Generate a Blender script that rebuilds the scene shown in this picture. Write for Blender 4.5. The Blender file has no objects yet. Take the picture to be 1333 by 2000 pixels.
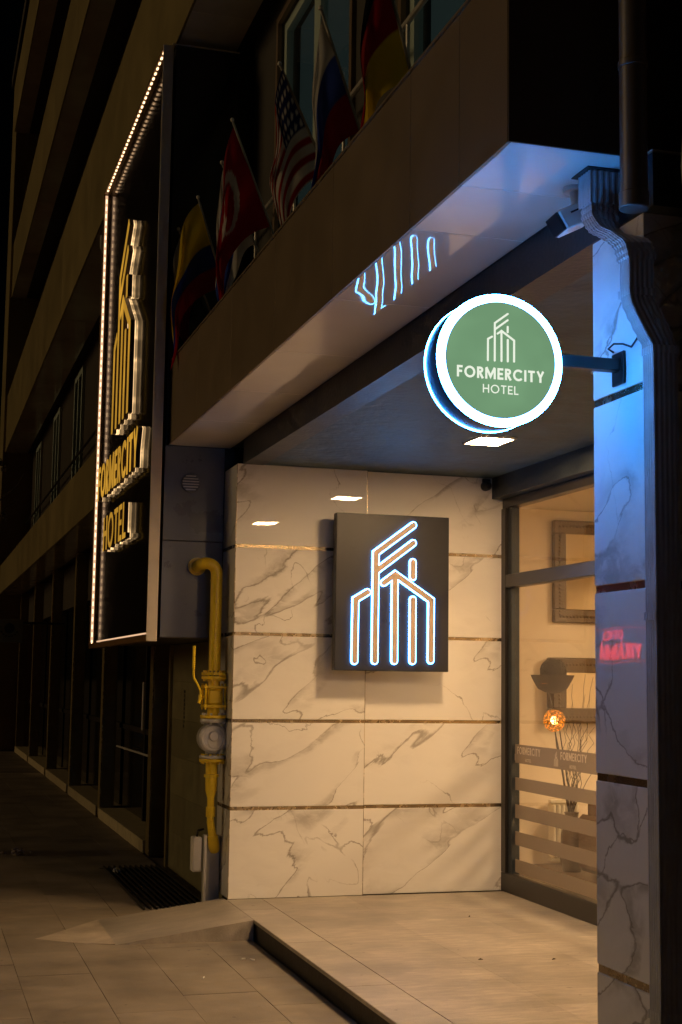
import bpy, bmesh, math, random
from mathutils import Vector, Matrix
R = math.radians
random.seed(7)
scene = bpy.context.scene
col = scene.collection

# ------------------------------------------------------------------ camera
cam_d = bpy.data.cameras.new('camera')
cam = bpy.data.objects.new('camera', cam_d)
col.objects.link(cam)
right = Vector((0.95844931, -0.28491919, 0.01399934))
down = Vector((0.04627503, 0.10686603, -0.99319599))
fwd = Vector((0.28148454, 0.95257583, 0.11561032))
cam.matrix_world = Matrix(((right.x, -down.x, -fwd.x, 0), (right.y, -down.y, -fwd.y, 0),
                           (right.z, -down.z, -fwd.z, 1.52), (0, 0, 0, 1)))
cam_d.sensor_fit = 'VERTICAL'
cam_d.sensor_height = 36.0
cam_d.sensor_width = 24.0
cam_d.lens = 2790 / 2000 * 36
cam_d.clip_start = 0.05
cam_d.clip_end = 2000
scene.camera = cam

# ------------------------------------------------------------------ world, street light, exposure
SUN_DIR = Vector((0.92, -0.22, -0.24)).normalized()      # direction the light travels
world = bpy.data.worlds.new('World')
scene.world = world
world.use_nodes = True
wn = world.node_tree.nodes
sky = wn.new('ShaderNodeTexSky')
sky.sky_type = 'NISHITA'
sky.sun_disc = False
sky.sun_elevation = math.asin(-SUN_DIR.z)
sky.sun_rotation = math.atan2(-SUN_DIR.x, -SUN_DIR.y)
world.node_tree.links.new(sky.outputs[0], wn['Background'].inputs[0])
wn['Background'].inputs[1].default_value = 0.00008
sun_d = bpy.data.lights.new('sun', 'SUN')
sun_d.energy = 0.31
sun_d.angle = R(22)
sun_d.color = (1.0, 0.66, 0.30)
sun = bpy.data.objects.new('sun', sun_d)
sun.rotation_euler = SUN_DIR.to_track_quat('-Z', 'Y').to_euler()
sun.location = (-20, 12, 12)
col.objects.link(sun)
vs = scene.view_settings
vs.view_transform = 'Standard'
vs.look = 'None'
vs.exposure = 0.0
vs.gamma = 1.0
vs.use_curve_mapping = False
scene.cycles.use_denoising = True
scene.cycles.max_bounces = 6
scene.cycles.diffuse_bounces = 3
scene.cycles.glossy_bounces = 4
scene.cycles.use_adaptive_sampling = True
scene.cycles.adaptive_threshold = 0.03
scene.cycles.transparent_max_bounces = 16
scene.cycles.sample_clamp_indirect = 4.0

PANEL_L = 285.0          # radiance of a ceiling panel

# ------------------------------------------------------------------ materials
def nm(name):
    m = bpy.data.materials.new(name)
    m.use_nodes = True
    return m, m.node_tree.nodes, m.node_tree.links, m.node_tree.nodes['Principled BSDF']

def plain(name, c, rough=0.5, metal=0.0, var=0.12, scale=6.0, bump=0.0, bscale=60.0, coat=0.0, spec=0.5, wav=0.0):
    m, N, L, P = nm(name)
    P.inputs['Metallic'].default_value = metal
    P.inputs['Specular IOR Level'].default_value = spec
    P.inputs['Coat Weight'].default_value = coat
    P.inputs['Coat Roughness'].default_value = 0.04
    tc = N.new('ShaderNodeTexCoord')
    oi = N.new('ShaderNodeObjectInfo')
    add = N.new('ShaderNodeVectorMath'); add.operation = 'ADD'
    L.new(tc.outputs['Object'], add.inputs[0])
    L.new(oi.outputs['Location'], add.inputs[1])
    nz = N.new('ShaderNodeTexNoise')
    nz.inputs['Scale'].default_value = scale
    nz.inputs['Detail'].default_value = 6
    nz.inputs['Roughness'].default_value = 0.6
    L.new(add.outputs[0], nz.inputs['Vector'])
    mr = N.new('ShaderNodeMapRange')
    mr.inputs['From Min'].default_value = 0.25; mr.inputs['From Max'].default_value = 0.75
    mr.inputs['To Min'].default_value = 1 - var; mr.inputs['To Max'].default_value = 1 + var
    L.new(nz.outputs['Fac'], mr.inputs['Value'])
    rv = N.new('ShaderNodeMapRange')
    rv.inputs['To Min'].default_value = 1 - var * 0.5; rv.inputs['To Max'].default_value = 1 + var * 0.5
    L.new(oi.outputs['Random'], rv.inputs['Value'])
    mu = N.new('ShaderNodeMath'); mu.operation = 'MULTIPLY'
    L.new(mr.outputs[0], mu.inputs[0]); L.new(rv.outputs[0], mu.inputs[1])
    vm = N.new('ShaderNodeVectorMath'); vm.operation = 'SCALE'
    vm.inputs[0].default_value = c
    L.new(mu.outputs[0], vm.inputs['Scale'])
    L.new(vm.outputs[0], P.inputs['Base Color'])
    r2 = N.new('ShaderNodeMapRange')
    r2.inputs['To Min'].default_value = max(0.01, rough * 0.8); r2.inputs['To Max'].default_value = min(1, rough * 1.25)
    L.new(nz.outputs['Fac'], r2.inputs['Value'])
    L.new(r2.outputs[0], P.inputs['Roughness'])
    if bump or wav:
        b = N.new('ShaderNodeBump')
        b.inputs['Strength'].default_value = 1.0
        b.inputs['Distance'].default_value = bump or wav
        n2 = N.new('ShaderNodeTexNoise')
        n2.inputs['Scale'].default_value = bscale
        n2.inputs['Detail'].default_value = 4 if bump else 1
        L.new(add.outputs[0], n2.inputs['Vector'])
        L.new(n2.outputs['Fac'], b.inputs['Height'])
        L.new(b.outputs[0], P.inputs['Normal'])
    return m

def emis(name, c, s, sample=True):
    m, N, L, P = nm(name)
    if not sample: m.cycles.emission_sampling = 'NONE'
    N.remove(P)
    e = N.new('ShaderNodeEmission')
    e.inputs[0].default_value = (*c, 1); e.inputs[1].default_value = s
    L.new(e.outputs[0], N['Material Output'].inputs[0])
    return m

def acrylic(name, lo, hi, colr=(1.0, 0.62, 0.28), scale=7.0):
    # clear acrylic spacer lit from inside by a row of leds: uneven, with bright and dull streaks
    m, N, L, P = nm(name)
    N.remove(P); m.cycles.emission_sampling = 'NONE'
    tc = N.new('ShaderNodeTexCoord'); gm = N.new('ShaderNodeNewGeometry')
    nz = N.new('ShaderNodeTexNoise'); nz.inputs["Scale"].default_value = scale; nz.inputs['Detail'].default_value = 2
    L.new(gm.outputs['Position'], nz.inputs['Vector'])
    mr = N.new('ShaderNodeMapRange'); mr.interpolation_type = 'SMOOTHSTEP'
    mr.inputs['From Min'].default_value = 0.45; mr.inputs['From Max'].default_value = 0.70
    mr.inputs['To Min'].default_value = lo; mr.inputs['To Max'].default_value = hi
    L.new(nz.outputs['Fac'], mr.inputs['Value'])
    e = N.new('ShaderNodeEmission'); e.inputs[0].default_value = (*colr, 1)
    L.new(mr.outputs[0], e.inputs[1])
    L.new(e.outputs[0], N['Material Output'].inputs[0])
    return m

def marble(name):
    m, N, L, P = nm(name)
    tc = N.new('ShaderNodeTexCoord'); oi = N.new('ShaderNodeObjectInfo')
    sc = N.new('ShaderNodeVectorMath'); sc.operation = 'SCALE'; sc.inputs['Scale'].default_value = 23.0
    com = N.new('ShaderNodeCombineXYZ')
    L.new(oi.outputs['Random'], com.inputs[0]); L.new(oi.outputs['Random'], com.inputs[2])
    L.new(com.outputs[0], sc.inputs[0])
    ad = N.new('ShaderNodeVectorMath'); ad.operation = 'ADD'
    L.new(tc.outputs['Object'], ad.inputs[0]); L.new(sc.outputs[0], ad.inputs[1])
    mp = N.new('ShaderNodeMapping'); mp.inputs['Rotation'].default_value = (0.0, R(35), R(20))
    mp.inputs['Scale'].default_value = (0.8, 1.2, 1.9)
    L.new(ad.outputs[0], mp.inputs['Vector'])
    base = mp.outputs[0]
    def noise(scale, det, vec, rough=0.6):
        n = N.new('ShaderNodeTexNoise'); n.inputs['Scale'].default_value = scale
        n.inputs['Detail'].default_value = det; n.inputs['Roughness'].default_value = rough
        L.new(vec, n.inputs['Vector']); return n
    def warp(vec, scale, amt, det=3):
        n = noise(scale, det, vec)
        s = N.new('ShaderNodeVectorMath'); s.operation = 'SUBTRACT'; s.inputs[1].default_value = (0.5, 0.5, 0.5)
        L.new(n.outputs['Color'], s.inputs[0])
        k = N.new('ShaderNodeVectorMath'); k.operation = 'SCALE'; k.inputs['Scale'].default_value = amt
        L.new(s.outputs[0], k.inputs[0])
        a = N.new('ShaderNodeVectorMath'); a.operation = 'ADD'
        L.new(vec, a.inputs[0]); L.new(k.outputs[0], a.inputs[1])
        return a.outputs[0]
    w1 = warp(warp(base, 1.6, 0.55), 7, 0.13, 5)
    def ramp(val, a, b, lo=1.0, hi=0.0):
        r = N.new('ShaderNodeMapRange'); r.inputs['From Min'].default_value = a; r.inputs['From Max'].default_value = b
        r.inputs['To Min'].default_value = lo; r.inputs['To Max'].default_value = hi
        L.new(val, r.inputs['Value']); return r.outputs[0]
    def mul(a, b):
        r = N.new('ShaderNodeMath'); r.operation = 'MULTIPLY'; L.new(a, r.inputs[0]); L.new(b, r.inputs[1]); return r.outputs[0]
    def mx(a, b):
        r = N.new('ShaderNodeMath'); r.operation = 'MAXIMUM'; L.new(a, r.inputs[0]); L.new(b, r.inputs[1]); return r.outputs[0]
    def iso(rot, scl, scale, det, rough):
        q0 = N.new('ShaderNodeMapping'); q0.inputs['Rotation'].default_value = rot
        q = N.new('ShaderNodeMapping'); q.inputs['Scale'].default_value = scl
        L.new(ad.outputs[0], q0.inputs['Vector']); L.new(q0.outputs[0], q.inputs['Vector'])
        n = noise(scale, det, warp(warp(q.outputs[0], 1.8, 0.34, 2), 11, 0.075, 5), rough)
        d = N.new('ShaderNodeMath'); d.operation = 'SUBTRACT'; d.inputs[1].default_value = 0.5; L.new(n.outputs['Fac'], d.inputs[0])
        e = N.new('ShaderNodeMath'); e.operation = 'ABSOLUTE'; L.new(d.outputs[0], e.inputs[0])
        return e.outputs[0], d.outputs[0]
    d1, sg1 = iso((R(25), R(34), 0), (0.42, 0.9, 1.55), 1.05, 3, 0.46)
    d2, sg2 = iso((R(-40), R(-48), 0), (0.45, 0.9, 1.3), 1.35, 3, 0.46)
    mk = noise(1.1, 2, base); mk2 = noise(1.5, 2, base); mk3 = noise(1.3, 2, w1)
    m1 = ramp(mk.outputs['Fac'], 0.36, 0.50, 0.12, 1)
    m2 = ramp(mk2.outputs['Fac'], 0.43, 0.58, 0, 1)
    m3 = ramp(mk3.outputs['Fac'], 0.45, 0.56, 0, 1)
    cl = noise(7, 7, w1)
    cl_ = ramp(cl.outputs['Fac'], 0.36, 0.56, 0.15, 1)
    thin = mul(ramp(d1, 0.0008, 0.0040), m1)
    thin2 = mul(ramp(d2, 0.0007, 0.0034), m3)
    feat = mul(mul(ramp(sg1, 0.014, 0.046), ramp(sg1, -0.008, 0.0, 0, 1)), mul(m2, cl_))      # grey feather on one side of the vein
    hazy = mul(ramp(d1, 0.0, 0.12), ramp(cl.outputs['Fac'], 0.4, 0.7, 0, 1))
    def mixc(f, c1, c2, k):
        x = N.new('ShaderNodeMix'); x.data_type = 'RGBA'
        s = N.new('ShaderNodeMath'); s.operation = 'MULTIPLY'; s.inputs[1].default_value = k
        L.new(f, s.inputs[0]); L.new(s.outputs[0], x.inputs[0])
        if isinstance(c1, tuple): x.inputs[6].default_value = (*c1, 1)
        else: L.new(c1, x.inputs[6])
        x.inputs[7].default_value = (*c2, 1)
        return x.outputs[2]
    c = mixc(hazy, (0.80, 0.785, 0.76), (0.63, 0.61, 0.585), 0.35)
    c = mixc(feat, c, (0.38, 0.355, 0.33), 0.68)
    c = mixc(mx(thin, thin2), c, (0.22, 0.19, 0.16), 0.68)
    L.new(c, P.inputs['Base Color'])
    P.inputs['Roughness'].default_value = 0.012
    P.inputs['Specular IOR Level'].default_value = 0.55
    b = N.new('ShaderNodeBump'); b.inputs['Distance'].default_value = 0.0005
    wv = noise(3.5, 1, tc.outputs['Object'])
    L.new(wv.outputs['Fac'], b.inputs['Height']); L.new(b.outputs[0], P.inputs['Normal'])
    return m

def streak(name, c, rough, amt, sc, var=0.18, gum=False):
    """stone with streaks along x plus blotches"""
    m, N, L, P = nm(name)
    tc = N.new('ShaderNodeTexCoord'); oi = N.new('ShaderNodeObjectInfo')
    ad = N.new('ShaderNodeVectorMath'); ad.operation = 'ADD'
    L.new(tc.outputs['Object'], ad.inputs[0]); L.new(oi.outputs['Location'], ad.inputs[1])
    mp = N.new('ShaderNodeMapping'); mp.inputs['Scale'].default_value = sc
    L.new(ad.outputs[0], mp.inputs[0])
    n1 = N.new('ShaderNodeTexNoise'); n1.inputs['Scale'].default_value = 3.0; n1.inputs['Detail'].default_value = 8
    n1.inputs['Roughness'].default_value = 0.65; n1.inputs['Distortion'].default_value = 0.4
    L.new(mp.outputs[0], n1.inputs['Vector'])
    n2 = N.new('ShaderNodeTexNoise'); n2.inputs['Scale'].default_value = 2.2; n2.inputs['Detail'].default_value = 5
    L.new(ad.outputs[0], n2.inputs['Vector'])
    n3 = N.new('ShaderNodeTexNoise'); n3.inputs['Scale'].default_value = 160; n3.inputs['Detail'].default_value = 2
    L.new(ad.outputs[0], n3.inputs['Vector'])
    def mr(o, a, b, lo, hi):
        r = N.new('ShaderNodeMapRange'); r.inputs['From Min'].default_value = a; r.inputs['From Max'].default_value = b
        r.inputs['To Min'].default_value = lo; r.inputs['To Max'].default_value = hi; L.new(o, r.inputs['Value']); return r.outputs[0]
    def mul(a, b):
        r = N.new('ShaderNodeMath'); r.operation = 'MULTIPLY'; L.new(a, r.inputs[0]); L.new(b, r.inputs[1]); return r.outputs[0]
    k = mul(mul(mr(n1.outputs['Fac'], 0.3, 0.7, 1 - amt, 1 + amt), mr(n2.outputs['Fac'], 0.3, 0.7, 1 - var, 1 + var)),
            mul(mr(n3.outputs['Fac'], 0.25, 0.75, 0.9, 1.1), mr(oi.outputs['Random'], 0, 1, 0.9, 1.08)))
    if gum:       # trodden gum spots, small stains and a broad worn patch
        for scl, rad, keep, dk in ((3.3, 0.055, 0.62, 0.62), (11.0, 0.10, 0.80, 0.55), (1.1, 0.33, 0.66, 0.86)):
            vo = N.new('ShaderNodeTexVoronoi'); vo.inputs['Scale'].default_value = scl
            wz = N.new('ShaderNodeVectorMath'); wz.operation = 'MULTIPLY_ADD'
            L.new(n2.outputs['Color'], wz.inputs[0]); wz.inputs[1].default_value = (0.12, 0.12, 0.0); L.new(ad.outputs[0], wz.inputs[2])
            L.new(wz.outputs[0], vo.inputs['Vector'])
            sx = N.new('ShaderNodeSeparateColor'); L.new(vo.outputs['Color'], sx.inputs[0])
            on_k = N.new('ShaderNodeMath'); on_k.operation = 'GREATER_THAN'; on_k.inputs[1].default_value = keep
            L.new(sx.outputs[0], on_k.inputs[0])
            sp = mul(mr(vo.outputs['Distance'], rad * 0.7, rad, 1, 0), on_k.outputs[0])
            k = mul(k, mr(sp, 0, 1, 1.0, dk))
    vm = N.new('ShaderNodeVectorMath'); vm.operation = 'SCALE'; vm.inputs[0].default_value = c
    L.new(k, vm.inputs['Scale']); L.new(vm.outputs[0], P.inputs['Base Color'])
    L.new(mr(n1.outputs['Fac'], 0.3, 0.7, rough * 0.75, rough * 1.3), P.inputs['Roughness'])
    b = N.new('ShaderNodeBump'); b.inputs['Distance'].default_value = 0.0015
    hm = N.new('ShaderNodeMath'); hm.operation = 'ADD'; L.new(n1.outputs['Fac'], hm.inputs[0]); L.new(n3.outputs['Fac'], hm.inputs[1])
    L.new(hm.outputs[0], b.inputs['Height']); L.new(b.outputs[0], P.inputs['Normal'])
    return m

def glassmat(name, tint=(1, 1, 1), rough=0.01):
    m, N, L, P = nm(name)
    N.remove(P)
    t = N.new('ShaderNodeBsdfTransparent'); t.inputs[0].default_value = (*tint, 1)
    g = N.new('ShaderNodeBsdfGlossy'); g.inputs['Roughness'].default_value = rough
    f = N.new('ShaderNodeFresnel')
    gm = N.new('ShaderNodeNewGeometry'); io = N.new('ShaderNodeMapRange')      # index 1.5 seen from either face of the pane
    io.inputs['To Min'].default_value = 1.5; io.inputs['To Max'].default_value = 1 / 1.5
    L.new(gm.outputs['Backfacing'], io.inputs['Value']); L.new(io.outputs[0], f.inputs[0])
    x = N.new('ShaderNodeMixShader')
    tc = N.new('ShaderNodeTexCoord'); nz = N.new('ShaderNodeTexNoise'); nz.inputs['Scale'].default_value = 4; nz.inputs['Detail'].default_value = 0
    L.new(tc.outputs['Object'], nz.inputs['Vector'])
    b = N.new('ShaderNodeBump'); b.inputs['Distance'].default_value = 0.0012
    L.new(nz.outputs['Fac'], b.inputs['Height']); L.new(b.outputs[0], g.inputs['Normal'])
    L.new(f.outputs[0], x.inputs[0]); L.new(t.outputs[0], x.inputs[1]); L.new(g.outputs[0], x.inputs[2])
    L.new(x.outputs[0], N['Material Output'].inputs[0])
    return m

def filmmat(name, c, thru):
    m, N, L, P = nm(name)
    N.remove(P)
    t = N.new('ShaderNodeBsdfTransparent')
    d = N.new('ShaderNodeBsdfDiffuse'); d.inputs[0].default_value = (*c, 1)
    tr = N.new('ShaderNodeBsdfTranslucent'); tr.inputs[0].default_value = (*c, 1)
    a = N.new('ShaderNodeMixShader'); a.inputs[0].default_value = 0.45
    L.new(d.outputs[0], a.inputs[1]); L.new(tr.outputs[0], a.inputs[2])
    tc = N.new('ShaderNodeTexCoord'); nz = N.new('ShaderNodeTexNoise'); nz.inputs['Scale'].default_value = 90
    L.new(tc.outputs['Object'], nz.inputs['Vector'])
    mr = N.new('ShaderNodeMapRange'); mr.inputs['To Min'].default_value = thru * 0.7; mr.inputs['To Max'].default_value = thru * 1.3
    L.new(nz.outputs['Fac'], mr.inputs['Value'])
    x = N.new('ShaderNodeMixShader')
    L.new(mr.outputs[0], x.inputs[0]); L.new(a.outputs[0], x.inputs[1]); L.new(t.outputs[0], x.inputs[2])
    L.new(x.outputs[0], N['Material Output'].inputs[0])
    return m

def clothmat(name):
    m, N, L, P = nm(name)
    a = N.new('ShaderNodeAttribute'); a.attribute_name = 'Col'
    L.new(a.outputs['Color'], P.inputs['Base Color'])
    P.inputs['Roughness'].default_value = 0.85
    tc = N.new('ShaderNodeTexCoord'); nz = N.new('ShaderNodeTexNoise'); nz.inputs['Scale'].default_value = 300
    L.new(tc.outputs['Object'], nz.inputs['Vector'])
    b = N.new('ShaderNodeBump'); b.inputs['Distance'].default_value = 0.0006
    L.new(nz.outputs['Fac'], b.inputs['Height']); L.new(b.outputs[0], P.inputs['Normal'])
    t = N.new('ShaderNodeBsdfTranslucent'); L.new(a.outputs['Color'], t.inputs[0])
    x = N.new('ShaderNodeMixShader'); x.inputs[0].default_value = 0.5
    L.new(P.outputs[0], x.inputs[1]); L.new(t.outputs[0], x.inputs[2])
    L.new(x.outputs[0], N['Material Output'].inputs[0])
    return m

M = dict(
    fascia=plain('bronze composite panel', (0.25, 0.193, 0.13), 0.38, 0.2, 0.10, 3, wav=0.0008, bscale=2.0),
    endpanel=plain('dark end panel', (0.10, 0.075, 0.06), 0.4, 0.1, 0.1, 3),
    soffit=plain('pale soffit panel', (0.84, 0.78, 0.70), 0.015, 0.0, 0.06, 2, wav=0.005, bscale=1.7, spec=0.8),
    ceiling=plain('dark painted plaster', (0.05, 0.082, 0.105), 0.6, 0, 0.5, 5, bump=0.006, bscale=16),
    beam=plain('dark painted beam', (0.022, 0.030, 0.038), 0.45, 0, 0.3, 6, bump=0.002, bscale=40),
    marble=marble('white veined marble'),
    trim=plain('bronze trim strip', (0.50, 0.41, 0.28), 0.26, 0.9, 0.25, 12),
    darkmetal=plain('dark bronze aluminium', (0.045, 0.04, 0.036), 0.35, 0.5, 0.15, 8),
    flank=plain('slate grey panel', (0.14, 0.15, 0.175), 0.28, 0.1, 0.12, 4, wav=0.0006, bscale=2),
    flankdark=plain('black gloss panel', (0.022, 0.022, 0.026), 0.15, 0.0, 0.15, 3),
    signblack=plain('black gloss acrylic', (0.010, 0.008, 0.007), 0.10, 0, 0.3, 4, spec=0.008),
    signedge=plain('cream sheet metal', (0.76, 0.68, 0.54), 0.42, 0.1, 0.1, 5),
    letterside=plain('dark bronze letter return', (0.13, 0.07, 0.018), 0.4, 0.2, 0.12, 10),
    bronze=plain('brushed bronze', (0.24, 0.14, 0.05), 0.4, 0.4, 0.15, 20),
    gold=plain('gold letter metal', (1.0, 0.68, 0.12), 0.40, 0.0, 0.08, 14),
    neonpanel=plain('anthracite panel', (0.017, 0.019, 0.026), 0.42, 0.1, 0.12, 30),
    neongold=plain('matte gold bar', (0.50, 0.39, 0.29), 0.45, 0.1, 0.1, 12),
    olive=plain('olive shutter steel', (0.21, 0.19, 0.10), 0.5, 0.2, 0.25, 5, bump=0.001, bscale=25),
    pipe=plain('yellow gas paint', (0.95, 0.67, 0.03), 0.33, 0.0, 0.14, 9, bump=0.0008, bscale=50),
    steel=plain('worn zinc', (0.60, 0.59, 0.56), 0.42, 0.3, 0.2, 14),
    white=plain('white plastic', (0.80, 0.78, 0.73), 0.45, 0, 0.1, 6),
    greywhite=plain('pale grey sheet', (0.42, 0.41, 0.38), 0.5, 0, 0.18, 6),
    black=plain('black plastic', (0.012, 0.012, 0.013), 0.4, 0, 0.1, 6),
    tile=streak('paving concrete', (0.25, 0.21, 0.16), 0.72, 0.16, (2.0, 2.6, 1), 0.30, True),
    slab=streak('platform stone', (0.37, 0.325, 0.265), 0.40, 0.34, (2.0, 8.0, 1), 0.22, True),
    slabedge=streak('platform border stone', (0.36, 0.32, 0.265), 0.45, 0.24, (2.2, 6.0, 1), 0.20, True),
    cement=streak('cement patch', (0.36, 0.305, 0.235), 0.85, 0.2, (2, 2, 1), 0.25),
    ground=streak('street ground', (0.16, 0.13, 0.10), 0.8, 0.25, (0.6, 0.6, 1), 0.35),
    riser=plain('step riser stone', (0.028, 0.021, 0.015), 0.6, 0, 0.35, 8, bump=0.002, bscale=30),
    grate=plain('dark iron', (0.03, 0.027, 0.024), 0.6, 0.4, 0.3, 20),
    wallup=plain('grey plaster wall', (0.07, 0.065, 0.06), 0.7, 0, 0.2, 3, bump=0.001, bscale=40),
    farfascia=plain('olive cladding', (0.27, 0.22, 0.095), 0.42, 0.1, 0.22, 1.2, wav=0.004, bscale=1.3),
    farsoffit=plain('pale far soffit', (0.66, 0.61, 0.50), 0.12, 0, 0.2, 1.5, wav=0.004, bscale=1.5),
    farwall=plain('dark facade wall', (0.045, 0.036, 0.026), 0.6, 0.0, 0.25, 2),
    pilaster=plain('olive bronze profile', (0.30, 0.24, 0.10), 0.34, 0.4, 0.2, 6),
    stone=plain('sandy plinth stone', (0.42, 0.36, 0.22), 0.7, 0, 0.25, 9, bump=0.002, bscale=40),
    framew=plain('pale window frame', (0.54, 0.68, 0.64), 0.4, 0, 0.06, 6),
    framebrown=plain('brown window trim', (0.20, 0.14, 0.09), 0.5, 0, 0.1, 6),
    winglass=plain('dark window glass', (0.012, 0.014, 0.014), 0.06, 0, 0.1, 3, spec=0.8, wav=0.001, bscale=2),
    shopglass=plain('dark shop glass', (0.010, 0.009, 0.007), 0.08, 0, 0.1, 3, spec=0.7),
    pvc=plain('grey ribbed gutter metal', (0.60, 0.60, 0.61), 0.33, 0.1, 0.16, 9),
    pvcdark=plain('brown round gutter', (0.11, 0.095, 0.085), 0.4, 0.1, 0.15, 9),
    glass=glassmat('clear storefront glass'),
    film=filmmat('frosted film', (0.37, 0.315, 0.265), 0.22),
    filmclear=filmmat('bright film lettering', (0.95, 0.85, 0.7), 0.30),
    inwall=plain('warm interior plaster', (0.80, 0.69, 0.53), 0.75, 0, 0.06, 3),
    inmirwall=plain('ochre interior wall', (0.60, 0.44, 0.17), 0.7, 0, 0.06, 3),
    infloor=plain('brown interior floor', (0.20, 0.14, 0.085), 0.35, 0, 0.3, 4),
    inceil=plain('interior ceiling', (0.66, 0.58, 0.46), 0.8, 0, 0.04, 3),
    mirror=plain('mirror silver', (0.85, 0.82, 0.74), 0.02, 1.0, 0.02, 2),
    carved=plain('carved dark wood', (0.095, 0.052, 0.014), 0.35, 0.2, 0.4, 60, bump=0.004, bscale=70),
    twig=plain('dry twig', (0.045, 0.026, 0.012), 0.8, 0, 0.3, 30),
    wicker=plain('woven wicker', (0.12, 0.058, 0.016), 0.6, 0, 0.8, 120, bump=0.01, bscale=110),
    radiator=plain('cream radiator enamel', (0.70, 0.64, 0.50), 0.35, 0, 0.05, 6),
    bark=plain('bare bark', (0.07, 0.055, 0.04), 0.85, 0, 0.35, 18, bump=0.004, bscale=40),
    paper=plain('crumpled litter', (0.34, 0.27, 0.21), 0.7, 0, 0.3, 20),
    cloth=clothmat('flag cloth'),
    shopsign=plain('cream shop board', (0.34, 0.32, 0.22), 0.6, 0, 0.15, 8),
    panel_em=emis('ceiling panel light', (1.0, 0.62, 0.29), PANEL_L),
    room_em=emis('room panel light', (1.0, 0.66, 0.33), 150.0),
    rim_em=emis('cold white rim light', (0.12, 0.40, 1.0), 32.0),
    edge_em=emis('blue edge light', (0.03, 0.29, 1.0), 165.0),
    inner_em=emis('blue inner edge', (0.03, 0.15, 1.0), 1.0, False),
    green_em=acrylic('lit green face', 0.95, 1.08, (0.165, 0.315, 0.170), 5.0),
    logo_em=emis('lit cream lettering', (0.80, 0.86, 0.72), 1.05, False),
    neon_em=emis('blue white neon', (0.085, 0.40, 1.0), 22.0),
    led_em=emis('warm led', (1.0, 0.62, 0.33), 3.2),
    strip_em=emis('warm led strip', (1.0, 0.60, 0.34), 0.9, False),
    acryl_em=acrylic('lit acrylic', 0.35, 1.5),
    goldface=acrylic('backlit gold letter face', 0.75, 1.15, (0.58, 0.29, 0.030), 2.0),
    acryl_edge=acrylic('bright acrylic edge', 1.5, 3.5),
    orb_em=acrylic("amber glow", 0.25, 2.6, (1.0, 0.27, 0.02), 60.0),
    bulb_em=emis('bulb glow', (1.0, 0.62, 0.2), 12.0),
    red_em=emis('red neon', (1.0, 0.03, 0.016), 6.0),
    teal_em=emis('dim teal room', (0.20, 0.32, 0.29), 0.06, False),
)

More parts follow.
